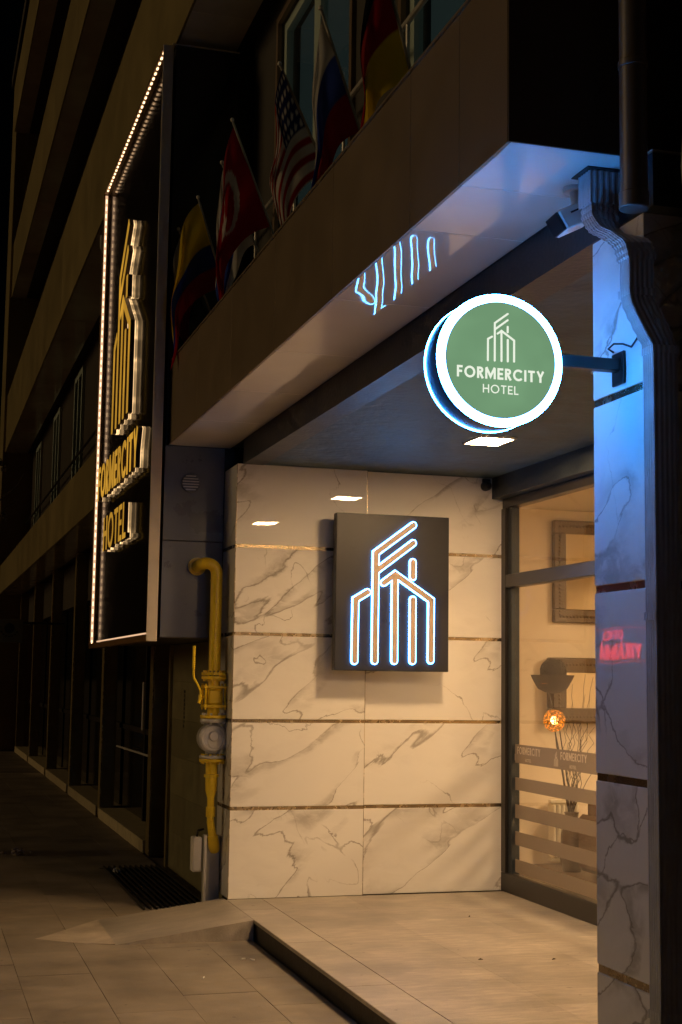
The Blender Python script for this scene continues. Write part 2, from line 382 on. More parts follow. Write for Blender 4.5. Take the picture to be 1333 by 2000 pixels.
# ------------------------------------------------------------------ mesh helpers
class MB:
    def __init__(s): s.v = []; s.f = []
    def add(s, v, f):
        o = len(s.v); s.v += [tuple(p) for p in v]; s.f += [tuple(i + o for i in q) for q in f]; return s
    def box(s, x0, x1, y0, y1, z0, z1, c=0.0):
        if c <= 0:
            v = [(x, y, z) for z in (z0, z1) for y in (y0, y1) for x in (x0, x1)]
            return s.add(v, [(0, 2, 3, 1), (4, 5, 7, 6), (0, 1, 5, 4), (2, 6, 7, 3), (0, 4, 6, 2), (1, 3, 7, 5)])
        bm = bmesh.new()
        bmesh.ops.create_cube(bm, size=1)
        for p in bm.verts:
            p.co = Vector((x0 if p.co.x < 0 else x1, y0 if p.co.y < 0 else y1, z0 if p.co.z < 0 else z1))
        bmesh.ops.bevel(bm, geom=list(bm.edges), offset=c, segments=1, affect='EDGES')
        bm.verts.index_update()
        s.add([p.co[:] for p in bm.verts], [[p.index for p in f.verts] for f in bm.faces])
        bm.free(); return s
    def tube(s, pts, r, n=12, caps=True):
        pts = [Vector(p) for p in pts]
        rs = r if isinstance(r, (list, tuple)) else [r] * len(pts)
        ring = []; prev = None
        for i, p in enumerate(pts):
            t = (pts[min(i + 1, len(pts) - 1)] - pts[max(i - 1, 0)]).normalized()
            a = prev if prev is not None else (Vector((0, 0, 1)) if abs(t.z) < 0.9 else Vector((1, 0, 0)))
            a = (a - t * a.dot(t)).normalized(); prev = a
            b = t.cross(a)
            ring.append([p + (a * math.cos(k * 2 * math.pi / n) + b * math.sin(k * 2 * math.pi / n)) * rs[i] for k in range(n)])
        v = [q for g in ring for q in g]; f = []
        for i in range(len(pts) - 1):
            for k in range(n):
                k2 = (k + 1) % n
                f.append((i * n + k, i * n + k2, (i + 1) * n + k2, (i + 1) * n + k))
        if caps:
            f.append(tuple(range(n - 1, -1, -1))); f.append(tuple((len(pts) - 1) * n + k for k in range(n)))
        return s.add(v, f)
    def lathe(s, prof, c, axis, n=32):
        """prof: list of (r, h); axis 'x','y','z'"""
        v = []; f = []
        for (r, h) in prof:
            for k in range(n):
                a = 2 * math.pi * k / n
                p = {'z': (r * math.cos(a), r * math.sin(a), h), 'y': (r * math.cos(a), h, r * math.sin(a)),
                     'x': (h, r * math.cos(a), r * math.sin(a))}[axis]
                v.append((p[0] + c[0], p[1] + c[1], p[2] + c[2]))
        for i in range(len(prof) - 1):
            for k in range(n):
                k2 = (k + 1) % n
                f.append((i * n + k, i * n + k2, (i + 1) * n + k2, (i + 1) * n + k))
        if prof[0][0] > 1e-5: f.append(tuple(range(n - 1, -1, -1)))
        if prof[-1][0] > 1e-5: f.append(tuple((len(prof) - 1) * n + k for k in range(n)))
        return s.add(v, f)
    def prism(s, poly, mp, d0, d1):
        n = len(poly)
        v = [mp(u, w, d0) for u, w in poly] + [mp(u, w, d1) for u, w in poly]
        f = [tuple(range(n)), tuple(range(2 * n - 1, n - 1, -1))]
        f += [(i, (i + 1) % n, n + (i + 1) % n, n + i) for i in range(n)]
        return s.add(v, f)
    def stroke(s, pts, w, mp, d0, d1, cap='butt', closed=False):
        P = [Vector((p[0], p[1])) for p in pts]; n = len(P); h = w / 2
        Lf = []; Rt = []
        for i in range(n):
            if closed:
                a = (P[i] - P[i - 1]).normalized(); b = (P[(i + 1) % n] - P[i]).normalized()
            else:
                a = (P[i] - P[i - 1]).normalized() if i else (P[1] - P[0]).normalized()
                b = (P[i + 1] - P[i]).normalized() if i < n - 1 else a
            na = Vector((-a.y, a.x)); nb = Vector((-b.y, b.x))
            m = (na + nb).normalized(); k = h / max(0.35, m.dot(na))
            Lf.append(P[i] + m * k); Rt.append(P[i] - m * k)
        if closed:
            v = [mp(p.x, p.y, d) for d in (d0, d1) for p in Lf] + [mp(p.x, p.y, d) for d in (d0, d1) for p in Rt]
            f = []
            for i in range(n):
                j = (i + 1) % n
                f += [(n + i, n + j, 3 * n + j, 3 * n + i), (i, 2 * n + i, 2 * n + j, j),
                      (i, j, n + j, n + i), (2 * n + i, 3 * n + i, 3 * n + j, 2 * n + j)]
            return s.add(v, f)
        poly = list(Lf)
        if cap == 'round':
            c = P[-1]; t = (P[-1] - P[-2]).normalized(); nn = Vector((-t.y, t.x))
            poly += [c + (nn * math.cos(a) + t * math.sin(a)) * h for a in [math.pi * k / 8 for k in range(1, 8)]]
        poly += Rt[::-1]
        if cap == 'round':
            c = P[0]; t = (P[0] - P[1]).normalized(); nn = Vector((-t.y, t.x))
            poly += [c + (nn * math.cos(a) + t * math.sin(a)) * h for a in [math.pi * k / 8 for k in range(1, 8)]]
        return s.prism([(p.x, p.y) for p in poly], mp, d0, d1)
    def mesh(s, name, mat, smooth=False):
        me = bpy.data.meshes.new(name)
        me.from_pydata(s.v, [], s.f)
        bm = bmesh.new(); bm.from_mesh(me)
        bmesh.ops.recalc_face_normals(bm, faces=list(bm.faces))
        bm.to_mesh(me); bm.free()
        me.materials.append(M[mat] if isinstance(mat, str) else mat)
        if smooth:
            me.polygons.foreach_set('use_smooth', [True] * len(me.polygons))
            try: me.set_sharp_from_angle(angle=R(38))
            except Exception: pass
        return me
    def build(s, name, mat, parent=None, smooth=False, loc=None):
        """the object's origin goes to the middle of its mesh so that materials vary per piece"""
        xs = [p[0] for p in s.v]; ys = [p[1] for p in s.v]; zs = [p[2] for p in s.v]
        c = ((min(xs) + max(xs)) / 2, (min(ys) + max(ys)) / 2, (min(zs) + max(zs)) / 2)
        s.v = [(p[0] - c[0], p[1] - c[1], p[2] - c[2]) for p in s.v]
        o = bpy.data.objects.new(name, s.mesh(name, mat, smooth))
        col.objects.link(o)
        o.location = c
        if parent is not None:
            o.parent = parent
            base = parent
            off = Vector((0, 0, 0))
            while base is not None:
                off += base.location; base = base.parent
            o.location = Vector(c) - off
        return o

def tag(o, label=None, cat=None, group=None, kind=None):
    if label: o['label'] = label
    if cat: o['category'] = cat
    if group: o['group'] = group
    if kind: o['kind'] = kind
    return o

def thing(name, loc, label, cat, group=None):
    o = bpy.data.objects.new(name, None)
    o.empty_display_size = 0.2
    col.objects.link(o); o.location = loc
    return tag(o, label, cat, group)

def copy_piece(o, loc, parent):
    c = o.copy(); col.objects.link(c); c.parent = parent
    c.location = loc
    return c

def box(name, mat, parent, x0, x1, y0, y1, z0, z1, c=0.0):
    return MB().box(x0, x1, y0, y1, z0, z1, c).build(name, mat, parent)

def struct(o): return tag(o, kind='structure')

# lettering -------------------------------------------------------
def glyph(ch, t):
    h = t / 2
    arc = lambda cx, cy, r, a0, a1, n: [(cx + r * math.cos(R(a0 + (a1 - a0) * k / n)), cy + r * math.sin(R(a0 + (a1 - a0) * k / n))) for k in range(n + 1)]
    if ch == 'F': return 0.52, [[(h, 0), (h, 1)], [(t, 1 - h), (0.52, 1 - h)], [(t, 0.5), (0.47, 0.5)]]
    if ch == 'E': return 0.54, [[(h, 0), (h, 1)], [(t, 1 - h), (0.54, 1 - h)], [(t, 0.5), (0.49, 0.5)], [(t, h), (0.54, h)]]
    if ch == 'L': return 0.50, [[(h, 0), (h, 1)], [(t, h), (0.50, h)]]
    if ch == 'H': return 0.74, [[(h, 0), (h, 1)], [(0.74 - h, 0), (0.74 - h, 1)], [(t, 0.5), (0.74 - t, 0.5)]]
    if ch == 'I': return t, [[(h, 0), (h, 1)]]
    if ch == 'T': return 0.64, [[(0, 1 - h), (0.64, 1 - h)], [(0.32, 0), (0.32, 1 - t)]]
    if ch == 'O': return 1.02, [('o', arc(0.51, 0.5, 0.51 - h, 0, 360, 32)[:-1])]
    if ch == 'C': return 0.90, [arc(0.51, 0.5, 0.51 - h, 42, 318, 24)]
    if ch == 'R':
        r = 0.27 - h
        return 0.60, [[(h, 0), (h, 1)], [(t, 1 - h), (0.30, 1 - h)] + arc(0.30, 0.73, r, 90, -90, 10)[1:] + [(t, 0.46 + h)], [(0.26, 0.46), (0.54, 0)]]
    if ch == 'M': return 0.98, [[(h, 0), (h, 0.92)], [(0.98 - h, 0), (0.98 - h, 0.92)], [(h, 1), (0.49, 0.22), (0.98 - h, 1)]]
    if ch == 'Y': return 0.74, [[(h, 1), (0.37, 0.44), (0.74 - h, 1)], [(0.37, 0), (0.37, 0.42)]]
    if ch == 'K': return 0.66, [[(h, 0), (h, 1)], [(t, 0.45), (0.60, 1)], [(0.24, 0.58), (0.62, 0)]]
    if ch == 'A': return 0.84, [[(h * 0.6, 0), (0.42, 1), (0.84 - h * 0.6, 0)], [(0.2, 0.3), (0.64, 0.3)]]
    return 0.4, []

def text_width(txt, t, gap): return sum(glyph(c, t)[0] for c in txt) + gap * (len(txt) - 1)

def letters(parent, txt, cap, t, gap, mp, d0, d1, mat, name='letter', u0=0.0, w0=0.0, width=None, shrink=0.0, cap_style='butt'):
    """each letter its own piece. mp(u, w, d); width stretches the line horizontally"""
    tot = text_width(txt, t, gap) * cap
    kx = (width / tot) if width else 1.0
    u = 0.0; out = []
    for ch in txt:
        adv, strokes = glyph(ch, t)
        mb = MB()
        for i, st in enumerate(strokes):
            closed = isinstance(st, tuple)
            pts = st[1] if closed else st
            P = [(u0 + (u + p[0]) * cap * kx, w0 + p[1] * cap) for p in pts]
            mb.stroke(P, (t - shrink) * cap, mp, d0, d1 + (0.0004 * i if d1 > d0 else -0.0004 * i), cap_style, closed)
        out.append(mb.build(name, mat, parent))
        u += adv + gap
    return out

LOGO = [[(.166, .060), (.169, .449), (.272, .497)],
        [(.341, .063), (.342, .750), (.672, .939)],
        [(.342, .632), (.671, .823)],
        [(.513, .065), (.511, .610)],
        [(.413, .560), (.513, .617), (.836, .458), (.835, .072)],
        [(.670, .700), (.670, .602)],
        [(.673, .066), (.672, .459)]]
# logo unit: .86 wide panel, 1.135 high panel
LOGO_M = [[(u * 0.86, v * 1.135) for u, v in st] for st in LOGO]

# ================================================================== GROUND
g = MB()
g.add([(-300, -300, -0.138), (300, -300, -0.138), (300, 400, -0.138), (-300, 400, -0.138)], [(0, 1, 2, 3)])
ground = struct(g.build('ground', 'ground'))
side = struct(box('sidewalk', 'cement', None, -0.6, 2.12, 2.6, 24.8, -0.20, -0.1325))
cols_x = [-0.575, -0.175, 0.223, 0.622, 1.020, 1.418, 1.815, 2.118]
shared = {}
for ci in range(7):
    x0, x1 = cols_x[ci], cols_x[ci + 1]
    y = 2.65 + (0.33 if ci % 2 else 0.0)
    while y < (24.0 if x0 > 0.2 else 9.0):
        ln = 0.655
        w = x1 - x0
        key = round(w, 3)
        if key not in shared:
            o = box('paving_tile', 'tile', side, x0 + 0.0008, x1 - 0.0008, y + 0.0008, y + ln - 0.0008, -0.165, -0.125, 0.0012)
            shared[key] = o
            o0 = o
        else:
            o0 = copy_piece(shared[key], Vector(((x0 + x1) / 2, y + ln / 2, -0.145)) - side.location, side)
        o0.location.z += random.uniform(-0.0012, 0.0012)
        o0.rotation_euler = (random.uniform(-.0022, .0022), random.uniform(-.0022, .0022), 0)
        y += ln

# platform with a step
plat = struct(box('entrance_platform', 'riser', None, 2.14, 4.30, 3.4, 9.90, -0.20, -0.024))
first = None
y = 3.4
while y < 9.85:
    y1 = min(y + 1.2, 9.849)
    box('border_slab', 'slabedge', plat, 2.128, 2.377, y + 0.001, y1 - 0.001, -0.0235, 0.0, 0.003)
    y += 1.2
xs = [2.380, 2.98, 3.58, 4.18]
for i in range(3):
    y = 3.4 - (0.6 if i % 2 else 0)
    while y < 9.85:
        a, b = max(y, 3.4), min(y + 1.2, 9.849)
        if b - a > 0.05:
            box('floor_slab', 'slab', plat, xs[i] + 0.0003, xs[i + 1] - 0.0003, a + 0.0003, b - 0.0003, -0.0235, -0.0004, 0.0006)
        y += 1.2

# ramp wedge and cement apron
rp = MB()
ya, yb = 9.005, 9.93
pr = [(2.126, -0.001), (2.126, -0.16), (1.26, -0.16), (1.26, -0.121)]
rp.add([(x, ya, z) for x, z in pr] + [(x, yb, z) for x, z in pr],
       [(0, 1, 2, 3), (7, 6, 5, 4), (0, 4, 5, 1), (1, 5, 6, 2), (2, 6, 7, 3), (3, 7, 4, 0)])
ramp = rp.build('entrance_ramp', 'slabedge')
tag(ramp, 'short sloping stone ramp leading down from the platform corner', 'ramp')
ap = MB()
outl = [(1.262, 9.02), (1.262, 9.92), (1.15, 9.80), (1.02, 9.62), (0.90, 9.45), (0.80, 9.33), (0.95, 9.20), (1.10, 9.10)]
ap.add([(x, y, -0.1235 if x < 1.2 else -0.116) for x, y in outl] + [(x, y, -0.16) for x, y in outl],
       [tuple(range(8)), tuple(range(15, 7, -1))] + [(i, (i + 1) % 8, 8 + (i + 1) % 8, 8 + i) for i in range(8)])
tag(ap.build('cement_apron', 'cement'), 'pale wedge of cement smoothing the foot of the ramp', 'cement patch')

# drain grate under the shutter
gr = thing('floor_grate', (1.85, 11.4, -0.13), 'dark ribbed metal floor grate in front of the olive shutter', 'grate')
box('grate_tray', 'grate', gr, 1.60, 2.12, 10.28, 12.6, -0.132, -0.126)
for i in range(11):
    x = 1.63 + i * 0.0455
    box('slat', 'grate', gr, x, x + 0.016, 10.30, 12.58, -0.1255, -0.104, 0.003)

# ================================================================== HOTEL: marble wall
mw = thing('marble_wall', (3.18, 9.9, 0), 'tall polished white marble wall with grey veins and bronze strips', 'wall')
rows = [(0.0, 0.600), (0.624, 1.203), (1.226, 1.809), (1.832, 2.430), (2.453, 3.028)]
for (z0, z1) in rows:
    box('marble_slab', 'marble', mw, 2.140, 3.108, 9.850, 10.285, z0 + 0.001, z1, 0.0025)
    box('marble_slab', 'marble', mw, 3.1105, 4.222, 9.885, 10.285, z0 + 0.001, z1, 0.0025)
for k in range(4):
    a, b = rows[k][1], rows[k + 1][0]
    box('trim_strip', 'trim', mw, 2.144, 3.106, 9.854, 10.28, a + 0.0005, b + 0.0005)
    box('trim_strip', 'trim', mw, 3.112, 4.220, 9.889, 10.28, a + 0.0005, b + 0.0005)
box('corner_profile', 'trim', mw, 2.136, 2.1395, 9.846, 9.8495, 0, 3.02)
box('corner_profile', 'trim', mw, 3.1082, 3.1103, 9.8485, 9.884, 0, 3.02)

# pillar by the street
mp_ = thing('marble_pillar', (2.3, 4.1, 0), 'marble clad street pillar holding the round green sign', 'pillar')
prow = [(-0.12, 0.600)] + rows[1:4] + [(2.453, 2.995)]
for (z0, z1) in prow:
    box('marble_slab', 'marble', mp_, 2.140, 2.46, 3.925, 4.278, z0 + 0.001, z1, 0.0025)
for k in range(4):
    a, b = prow[k][1], prow[k + 1][0]
    box('trim_strip', 'trim', mp_, 2.144, 2.456, 3.929, 4.274, a + 0.0005, b + 0.0005)

# ================================================================== HOTEL: canopy
cn = thing('entrance_canopy', (1.9, 7, 3.2), 'bronze panelled canopy band with pale glossy underside over the entrance', 'canopy')
seams = [4.0, 4.42, 4.93, 5.98, 7.06, 8.13, 9.18, 10.28]
for i in range(7):
    a, b = seams[i] + 0.0025, seams[i + 1] - 0.0025
    box('fascia_panel', 'fascia', cn, 1.710, 1.722, a, b, 3.2, 3.815, 0.0012)
    box('soffit_panel', 'soffit', cn, 1.7235, 2.176, a, b, 3.2005, 3.212, 0.0012)
box('canopy_core', 'black', cn, 1.7225, 2.55, 4.012, 10.28, 3.2125, 3.80)
box('end_panel', 'endpanel', cn, 1.713, 2.9, 3.996, 4.011, 3.202, 4.6)
box('coping', 'fascia', cn, 1.702, 2.2, 4.003, 10.28, 3.816, 3.826)
box('side_soffit', 'soffit', cn, 2.178, 2.9, 3.93, 4.42, 3.2045, 3.21)

# ceiling, beams and closing walls of the recess
ce = struct(box('ceiling', 'ceiling', None, 2.33, 4.30, 4.26, 9.884, 3.03, 3.20))
box('edge_beam', 'beam', ce, 2.180, 2.329, 3.93, 9.848, 3.025, 3.1995)
box('head_beam', 'beam', ce, 4.10, 4.26, 4.30, 9.882, 2.872, 3.0295)
struct(box('wall_recess_side', 'wallup', None, 2.461, 4.30, 4.0, 4.258, -0.1, 3.19))
struct(box('wall_closing_top', 'wallup', None, 4.302, 4.4, 4.0, 11.3, 2.9, 3.4))

# ceiling lamps
lab = ['lit square ceiling panel lamp below the round green sign', 'ceiling panel lamp hidden above the round green sign',
       'ceiling panel lamp just behind the pillar']
for i, (x, y) in enumerate([(3.42, 8.29), (3.24, 6.1)]):
    t = thing('ceiling_light', (x, y, 3.03), lab[i], 'ceiling light', 'ceiling panel lamps of the entrance')
    fr = MB()
    for (a, b, c, d) in ((-.125, .125, -.15, -.135), (-.125, .125, .135, .15), (-.125, -.11, -.135, .135), (.11, .125, -.135, .135)):
        fr.box(x + a, x + b, y + c, y + d, 3.018, 3.0295)
    fr.build('frame', 'white', t)
    box('diffuser', 'panel_em', t, x - .109, x + .109, y - .134, y + .134, 3.022, 3.0285)

# ================================================================== HOTEL: storefront glazing
sf = thing('storefront', (4.23, 7, 0), 'tall dark framed storefront glazing with frosted lettered stripes', 'storefront')
X0, X1 = 4.175, 4.262
box('bottom_rail', 'darkmetal', sf, X0, X1, 4.27, 9.882, 0.0005, 0.135, 0.004)
box('top_rail', 'darkmetal', sf, X0 + 0.01, X1, 4.27, 9.882, 2.80, 2.872, 0.004)
box('transom', 'darkmetal', sf, X0, X1, 4.27, 9.80, 2.205, 2.30, 0.004)
box('jamb', 'darkmetal', sf, X0, X1 - 0.001, 9.801, 9.881, 0.136, 2.799, 0.003)
box('jamb_cover', 'beam', sf, X0 + 0.022, X1 - 0.003, 9.735, 9.800, 0.136, 2.799)
for y in (7.6, 5.6):
    box('mullion', 'darkmetal', sf, X0 + 0.003, X1 - 0.003, y, y + 0.07, 0.136, 2.204)
    box('mullion', 'darkmetal', sf, X0 + 0.003, X1 - 0.003, y, y + 0.07, 2.301, 2.799)
for (a, b) in ((4.28, 5.599), (5.671, 7.599), (7.671, 9.734)):
    box('pane', 'glass', sf, 4.226, 4.234, a, b, 0.136, 2.204)
    box('pane', 'glass', sf, 4.226, 4.234, a, b, 2.301, 2.799)
bands = [(0.928, 1.062), (0.735, 0.825), (0.535, 0.632), (0.343, 0.440), (0.150, 0.243)]
film1 = None
for (z0, z1) in bands:
    o = box('frosted_stripe', 'film', sf, 4.2235, 4.2245, 7.671, 9.734, z0, z1)
    if film1 is None: film1 = o
    box('frosted_stripe', 'film', sf, 4.2235, 4.2245, 5.671, 7.599, z0, z1)
def mp_glass(u, w, d): return (4.2232 - d, -u, w)
for ys in (9.69, 8.965, 8.24):
    letters(film1, 'FORMERCITY', 0.052, 0.16, 0.2, mp_glass, 0.0, 0.0006, 'filmclear', u0=-ys, w0=0.994, width=0.395)
    letters(film1, 'HOTEL', 0.022, 0.13, 0.3, mp_glass, 0.0, 0.0006, 'filmclear', u0=-ys + 0.14, w0=0.944, width=0.10)
    lg = MB()
    for i, st in enumerate(LOGO_M):
        lg.stroke([(-ys - 0.115 + x * 0.10, 0.936 + z * 0.10) for x, z in st], 0.005, mp_glass, 0, 0.0005 + i * 0.0001)
    lg.build('logo_mark', 'filmclear', film1)

# ================================================================== INTERIOR
struct(box('floor_interior', 'infloor', None, 4.302, 9.0, 3.4, 11.25, -0.05, -0.002))
struct(box('wall_interior_back', 'inwall', None, 4.23, 9.0, 11.25, 11.4, -0.05, 3.05))
struct(box('wall_interior_side', 'inwall', None, 9.0, 9.15, 3.3, 11.4, -0.05, 3.05))
struct(box('wall_interior_near', 'inmirwall', None, 4.27, 9.0, 3.3, 3.45, -0.05, 3.05))
struct(box('ceiling_interior', 'inceil', None, 4.402, 9.0, 3.451, 11.249, 2.99, 3.1))
struct(box('wall_interior_return', 'inwall', None, 4.225, 4.30, 9.89, 11.248, 0, 2.989))
for i, (x, y) in enumerate([(7.5, 8.4), (6.9, 5.4)]):
    t = thing('interior_ceiling_light', (x, y, 2.99), ['warm ceiling panel lamp inside the lobby nearest the mirrors', 'warm ceiling panel lamp deeper inside the lobby'][i], 'ceiling light', 'lobby ceiling lamps')
    box('frame', 'white', t, x - .32, x + .32, y - .32, y + .32, 2.978, 2.9895)
    box('diffuser', 'room_em', t, x - .3, x + .3, y - .3, y + .3, 2.972, 2.9775)

def mirror(name, label, x0, x1, z0, z1, fw, depth, yb=11.249):
    t = thing(name, ((x0 + x1) / 2, yb, z0), label, 'mirror', 'framed lobby mirrors')
    y0 = yb - depth
    box('frame_rail', 'carved', t, x0, x1, y0, yb, z1 - fw, z1, 0.008)
    box('frame_rail', 'carved', t, x0, x1, y0, yb, z0, z0 + fw, 0.008)
    box('frame_stile', 'carved', t, x0, x0 + fw, y0 + 0.001, yb, z0 + fw, z1 - fw, 0.008)
    box('frame_stile', 'carved', t, x1 - fw, x1, y0 + 0.001, yb, z0 + fw, z1 - fw, 0.008)
    n = int((x1 - x0 - fw) / 0.032)
    for k in range(n):
        for zc in (z1 - fw * 0.45, z0 + fw * 0.45):
            mb = MB(); mb.lathe([(0.0001, -0.008), (0.008, -0.006), (0.013, 0)], (x0 + fw * .5 + k * 0.032, y0, zc), 'y', 8)
            mb.build('carved_boss', 'carved', t, True)
    for k in range(int((z1 - z0 - fw) / 0.032)):
        mb = MB(); mb.lathe([(0.0001, -0.008), (0.008, -0.006), (0.013, 0)], (x0 + fw * .45, y0, z0 + fw * .6 + k * 0.032), 'y', 8)
        mb.build('carved_boss', 'carved', t, True)
    box('glass', 'mirror', t, x0 + fw, x1 - fw, y0 + depth * 0.5, y0 + depth * 0.5 + 0.006, z0 + fw, z1 - fw)
mirror('wall_mirror', 'upper carved wooden mirror above the glass door transom', 5.22, 6.05, 2.02, 2.90, 0.115, 0.06)
mirror('wall_mirror', 'lower carved wooden mirror behind the twig lamp', 5.17, 6.0, 1.17, 1.72, 0.125, 0.14)

# radiator
rd = thing('radiator', (5.27, 11.15, 0.04), 'cream ribbed radiator on the lobby wall under the mirror', 'radiator')
for k in range(6):
    MB().box(5.16 + k * 0.042, 5.16 + k * 0.042 + 0.030, 11.10, 11.21, 0.06, 0.50, 0.010).build('fin', 'radiator', rd)
box('header', 'radiator', rd, 5.15, 5.42, 11.13, 11.18, 0.505, 0.535, 0.006)
box('base_bar', 'radiator', rd, 5.15, 5.42, 11.12, 11.19, 0.03, 0.058, 0.006)

# wicker armchair, low at the right
wk = thing('wicker_armchair', (5.35, 10.2, 0), 'brown woven wicker armchair beside the lobby radiator', 'armchair')
box('seat_base', 'wicker', wk, 5.22, 5.85, 9.95, 10.55, 0.03, 0.40, 0.05)
box('backrest', 'wicker', wk, 5.24, 5.85, 10.555, 10.66, 0.03, 0.58, 0.04)
box('armrest', 'wicker', wk, 5.13, 5.218, 9.95, 10.60, 0.03, 0.47, 0.035)
box('cushion', 'infloor', wk, 5.23, 5.84, 9.97, 10.54, 0.403, 0.45, 0.02)

# twig lamp with glowing ball
tl = thing('twig_lamp', (5.02, 10.75, 0), 'dried twig floor lamp with a glowing amber ball and bark bowl', 'lamp')
Y = 10.75
rr = random.Random(3)
pot = MB(); pot.lathe([(0.0001, 0), (0.075, 0), (0.10, 0.12), (0.085, 0.30), (0.05, 0.42), (0.06, 0.47), (0.05, 0.47), (0.04, 0.42), (0.0001, 0.40)], (5.16, Y, 0.0), 'z', 20)
pot.build('vase', 'carved', tl, True)
def stem(p0, p1, r, bend=0.03, n=8):
    pts = []
    for k in range(n):
        a = k / (n - 1)
        p = Vector(p0).lerp(Vector(p1), a)
        if 0 < k < n - 1: p += Vector((rr.uniform(-1, 1), rr.uniform(-1, 1), 0)) * bend * 0.4
        pts.append(p)
    return MB().tube(pts, [r * (1 - 0.55 * k / (n - 1)) for k in range(n)], 5)
stem((5.15, Y, 0.42), (4.955, Y - 0.02, 1.42), 0.010, 0.02).build('stem', 'twig', tl)
stem((5.15, Y, 0.42), (5.02, Y, 1.10), 0.009, 0.02).build('stem', 'twig', tl)
stem((5.17, Y, 0.42), (5.07, Y + 0.05, 1.22), 0.009, 0.02).build('stem', 'twig', tl)
for k in range(16):
    x1 = 5.10 + rr.uniform(-0.02, 0.34); z1 = rr.uniform(1.0, 1.58)
    stem((5.165, Y, 0.44), (x1, Y + rr.uniform(-.15, .15), z1), 0.0035, 0.07, 12).build('branch', 'twig', tl)
ob = MB(); oc = Vector((5.0, Y - 0.02, 1.205))
for k in range(70):
    ax = Vector((rr.gauss(0, 1), rr.gauss(0, 1), rr.gauss(0, 1))).normalized()
    a = ax.orthogonal().normalized(); b = ax.cross(a); rad = 0.088 * rr.uniform(0.93, 1.03); sh = ax * rr.uniform(-0.05, 0.05)
    rad = math.sqrt(max(0.0005, rad * rad - sh.length_squared))
    ob.tube([oc + sh + (a * math.cos(t * 0.5) + b * math.sin(t * 0.5)) * rad for t in range(10)], 0.0026, 4, False)
ob.build('woven_ball', 'orb_em', tl)
MB().lathe([(0.0001, -0.035), (0.025, -0.025), (0.035, 0), (0.025, 0.025), (0.0001, 0.035)], oc, 'z', 14).build('bulb', 'bulb_em', tl, True)
bw = MB(); bc = (4.985, Y - 0.02, 1.42)
bw.lathe([(0.0001, 0), (0.06, 0.01), (0.12, 0.04), (0.165, 0.12), (0.178, 0.15), (0.162, 0.145), (0.11, 0.07), (0.0001, 0.03)], bc, 'z', 24)
bw.build('bark_bowl', 'twig', tl, True)
MB().lathe([(0.0001, 0), (0.05, 0.0), (0.0001, 0.012)], (4.90, Y - 0.08, 1.50), 'z', 10).build('bowl_glow', 'orb_em', tl)
nb = MB(); ncn = Vector((4.98, Y - 0.05, 1.60))
for k in range(260):
    ax = Vector((rr.gauss(0, 1), rr.gauss(0, 1), rr.gauss(0, 1))).normalized()
    a = ax.orthogonal().normalized(); b = ax.cross(a); rad = 0.105 * rr.uniform(0.55, 1.05); ph = rr.uniform(0, 6)
    nb.tube([ncn + (a * math.cos(ph + t * 0.4) + b * math.sin(ph + t * 0.4)) * rad for t in range(5)], 0.003, 4, False)
nb.build('twig_ball', 'twig', tl)

# ================================================================== NEON LOGO PANEL
npn = thing('neon_logo_panel', (3.27, 9.7, 1.57), 'dark square panel with blue neon outlined hotel tower logo on the marble wall', 'neon sign')
PX0, PX1, PZ0, PZ1, PY = 2.822, 3.672, 1.575, 2.688, 9.655
box('panel', 'neonpanel', npn, PX0, PX1, PY, PY + 0.075, PZ0, PZ1, 0.003)
box('bracket', 'steel', npn, 3.0, 3.04, PY + 0.0755, 9.848, 1.8, 2.5)
box('bracket', 'steel', npn, 3.45, 3.49, PY + 0.0755, 9.883, 1.8, 2.5)
def mp_neon(u, w, d): return (PX0 + u * (PX1 - PX0) / 0.86, PY - d, PZ0 + w * (PZ1 - PZ0) / 1.135)
for i, st in enumerate(LOGO_M):
    t = MB().stroke(st, 0.0555, mp_neon, 0.004, 0.012 + i * 0.0003, 'round').build('neon_tube', 'neon_em', npn)
    MB().stroke(st, 0.0390, mp_neon, 0.0118, 0.022 + i * 0.0003, 'round').build('gold_bar', 'neongold', npn)

